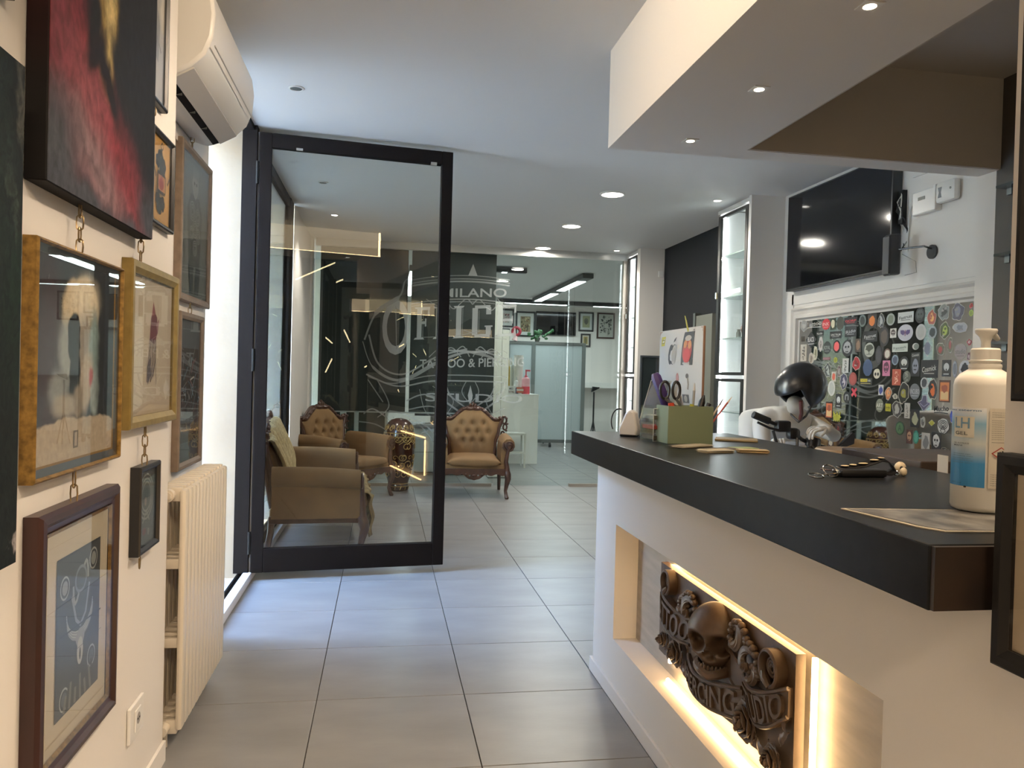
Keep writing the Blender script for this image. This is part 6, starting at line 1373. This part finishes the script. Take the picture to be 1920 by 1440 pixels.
t = thing('motorbike', 'black and white motorbike handlebar and frame behind the counter', 'motorbike', (2.5, 4.5, 0))
Mbar = mat('bar_black', (.012, .011, .012), .35)
HB = [(2.02, 4.02, 1.156), (2.10, 4.02, 1.125), (2.19, 4.02, 1.09), (2.27, 4.03, 1.06), (2.33, 4.05, 1.02), (2.38, 4.06, 1.0), (2.44, 4.06, .985), (2.52, 4.04, .965), (2.62, 4.02, .94)]
sub(MB().tube(HB, .011, 10), 'handlebar', Mbar, t, smooth=True)
for a, b in (((2.02, 4.02, 1.156), (2.115, 4.02, 1.120)), ((2.56, 4.03, .955), (2.65, 4.01, .932))): sub(MB().tube([a, b], .020, 12), 'grip', mat('rubber', (.008, .008, .009), .7), t, smooth=True)
for k in range(2): sub(MB().tube([(2.035+.0+k*.0, 4.0, 1.115-.0), (2.10, 3.985, 1.085), (2.17, 3.99, 1.07)] if k == 0 else [(2.62, 3.99, .90), (2.5, 3.97, .93)], .007, 7), 'brake_lever', Mbar, t, smooth=True)
sub(MB().box((2.155, 3.99, 1.062), (2.235, 4.05, 1.125), bev=.012), 'switch_gear', Mbar, t, smooth=True); sub(MB().box((2.225, 3.99, 1.02), (2.295, 4.05, 1.085), bev=.02), 'brake_master', Mbar, t, smooth=True)
sub(MB().cyl((2.38, 4.02, .93), (2.40, 4.05, 1.02), .042, n=18), 'speedometer', Mbar, t, smooth=True); sub(MB().cyl((2.30, 4.01, .90), (2.31, 4.03, .985), .036, n=18), 'ignition_cap', mat('pale_tank', (.45, .45, .45), .3), t, smooth=True)
sub(MB().ell((2.33, 4.16, .90), (.16, .13, .10)), 'fairing', mat('pale_fairing', (.42, .42, .43), .35), t, smooth=True)
for p in ([(2.13, 4.0, 1.07), (2.145, 3.98, 1.0), (2.19, 3.99, .93), (2.22, 4.02, .88)], [(2.27, 3.99, 1.03), (2.26, 3.97, .97), (2.24, 3.98, .90)], [(2.36, 4.0, .99), (2.42, 3.96, .93), (2.5, 3.98, .90)]): sub(MB().tube(p, .008, 7), 'cable', Mbar, t, smooth=True)
sub(MB().tube([(2.50, 4.03, .96), (2.535, 4.02, .985), (2.56, 4.02, 1.0)], .006, 6).prism([(2.545, 4.02, .985), (2.575, 4.02, 1.02), (2.625, 4.02, 1.065), (2.64, 4.02, 1.06), (2.635, 4.02, 1.0), (2.59, 4.02, .985)], (0, .02, 0)), 'mirror_arm', Mbar, t)
sub(MB().tube([(2.36, 4.07, .98), (2.36, 4.0, .62), (2.36, 3.94, .31)], .024, 8), 'fork', Mgrey, t, smooth=True)
sub(MB().tube([(2.36, 3.94+.29*math.cos(2*PI*k/32), .30+.29*math.sin(2*PI*k/32)) for k in range(32)], .05, 8, closed=True), 'tyre', mat('tyre', (.02, .02, .02), .8), t, smooth=True)
sub(MB().tube([(2.60, 5.25+.29*math.cos(2*PI*k/32), .30+.29*math.sin(2*PI*k/32)) for k in range(32)], .055, 8, closed=True), 'tyre', mat('tyre', (.02, .02, .02), .8), t, smooth=True)
sub(MB().tube([(2.37, 4.1, .80), (2.45, 4.5, .60), (2.58, 5.0, .70), (2.60, 5.25, .32)], .045, 8), 'frame', Mbar, t, smooth=True); sub(MB().box((2.46, 4.62, .66), (2.72, 5.25, .745), bev=.03), 'saddle', Mblackm, t, smooth=True)
t = thing('counter_stool', 'round tan leather stool top behind the counter', 'stool', (2.22, 3.44, 0))
MB().lathe([(.15, .93), (.165, .95), (.165, 1.0), (.14, 1.025), (.001, 1.03)], 28).build('seat', mat('tan_leather', (.28, .17, .08), .45), t, smooth=True); MB().cyl((0, 0, .03), (0, 0, .93), .025, n=12).lathe([(.2, 0), (.2, .015), (.03, .035)], 24).build('pedestal', Mchrome, t, smooth=True)

# ================================================================ entrance behind the camera (seen in reflections)
Mcove = emitter('cove_led', (1, .70, .36), 25)
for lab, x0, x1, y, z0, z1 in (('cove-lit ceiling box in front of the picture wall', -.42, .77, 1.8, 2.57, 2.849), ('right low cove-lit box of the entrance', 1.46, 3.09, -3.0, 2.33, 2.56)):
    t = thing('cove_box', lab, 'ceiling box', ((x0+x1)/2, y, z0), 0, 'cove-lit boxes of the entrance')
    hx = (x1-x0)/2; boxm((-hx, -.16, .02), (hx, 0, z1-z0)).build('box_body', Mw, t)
    boxm((-hx+.004, .0005, .016), (hx-.004, .004, z1-z0-.004)).build('face_glow', emitter('cove_face_glow', (1, .76, .47), 2.6), t); boxm((-hx, .001, 0), (hx, .06, .012)).build('ledge', Mw, t); boxm((hx-.02, .005, .02), (hx, .02, z1-z0-.004)).build('cove_strip', Mcove, t); boxm((-hx, .035, .012), (hx, .045, .020)).build('cove_strip', Mcove, t)  # face given its own glow, standing for light washed up from the strips
t = thing('stick_chandelier', 'chandelier of glowing sticks hanging in the entrance', 'chandelier', (1.0, -1.0, 2.1))
Mst = emitter('stick_glow', (1, .80, .45), 14)
for a, b in (((.26, 2.59), (.80, 2.87)), ((.82, 2.59), (.92, 2.64)), ((.69, 1.8), (.79, 1.72)), ((.95, 1.92), (1.04, 1.74)), ((.70, 1.3), (.79, 1.5)), ((1.36, 1.79), (1.52, 1.48)), ((1.26, 1.39), (1.84, 1.75)), ((1.76, 1.08), (1.85, .94))):
    sub(MB().cyl((a[0], -1.0, a[1]), (b[0], -1.0, b[1]), .009, n=6), 'glow_stick', Mst, t); sub(MB().cyl(((a[0]+b[0])/2, -1.0, (a[1]+b[1])/2), ((a[0]+b[0])/2, -1.0, 3.7), .001, n=4), 'wire', Mblackp, t)
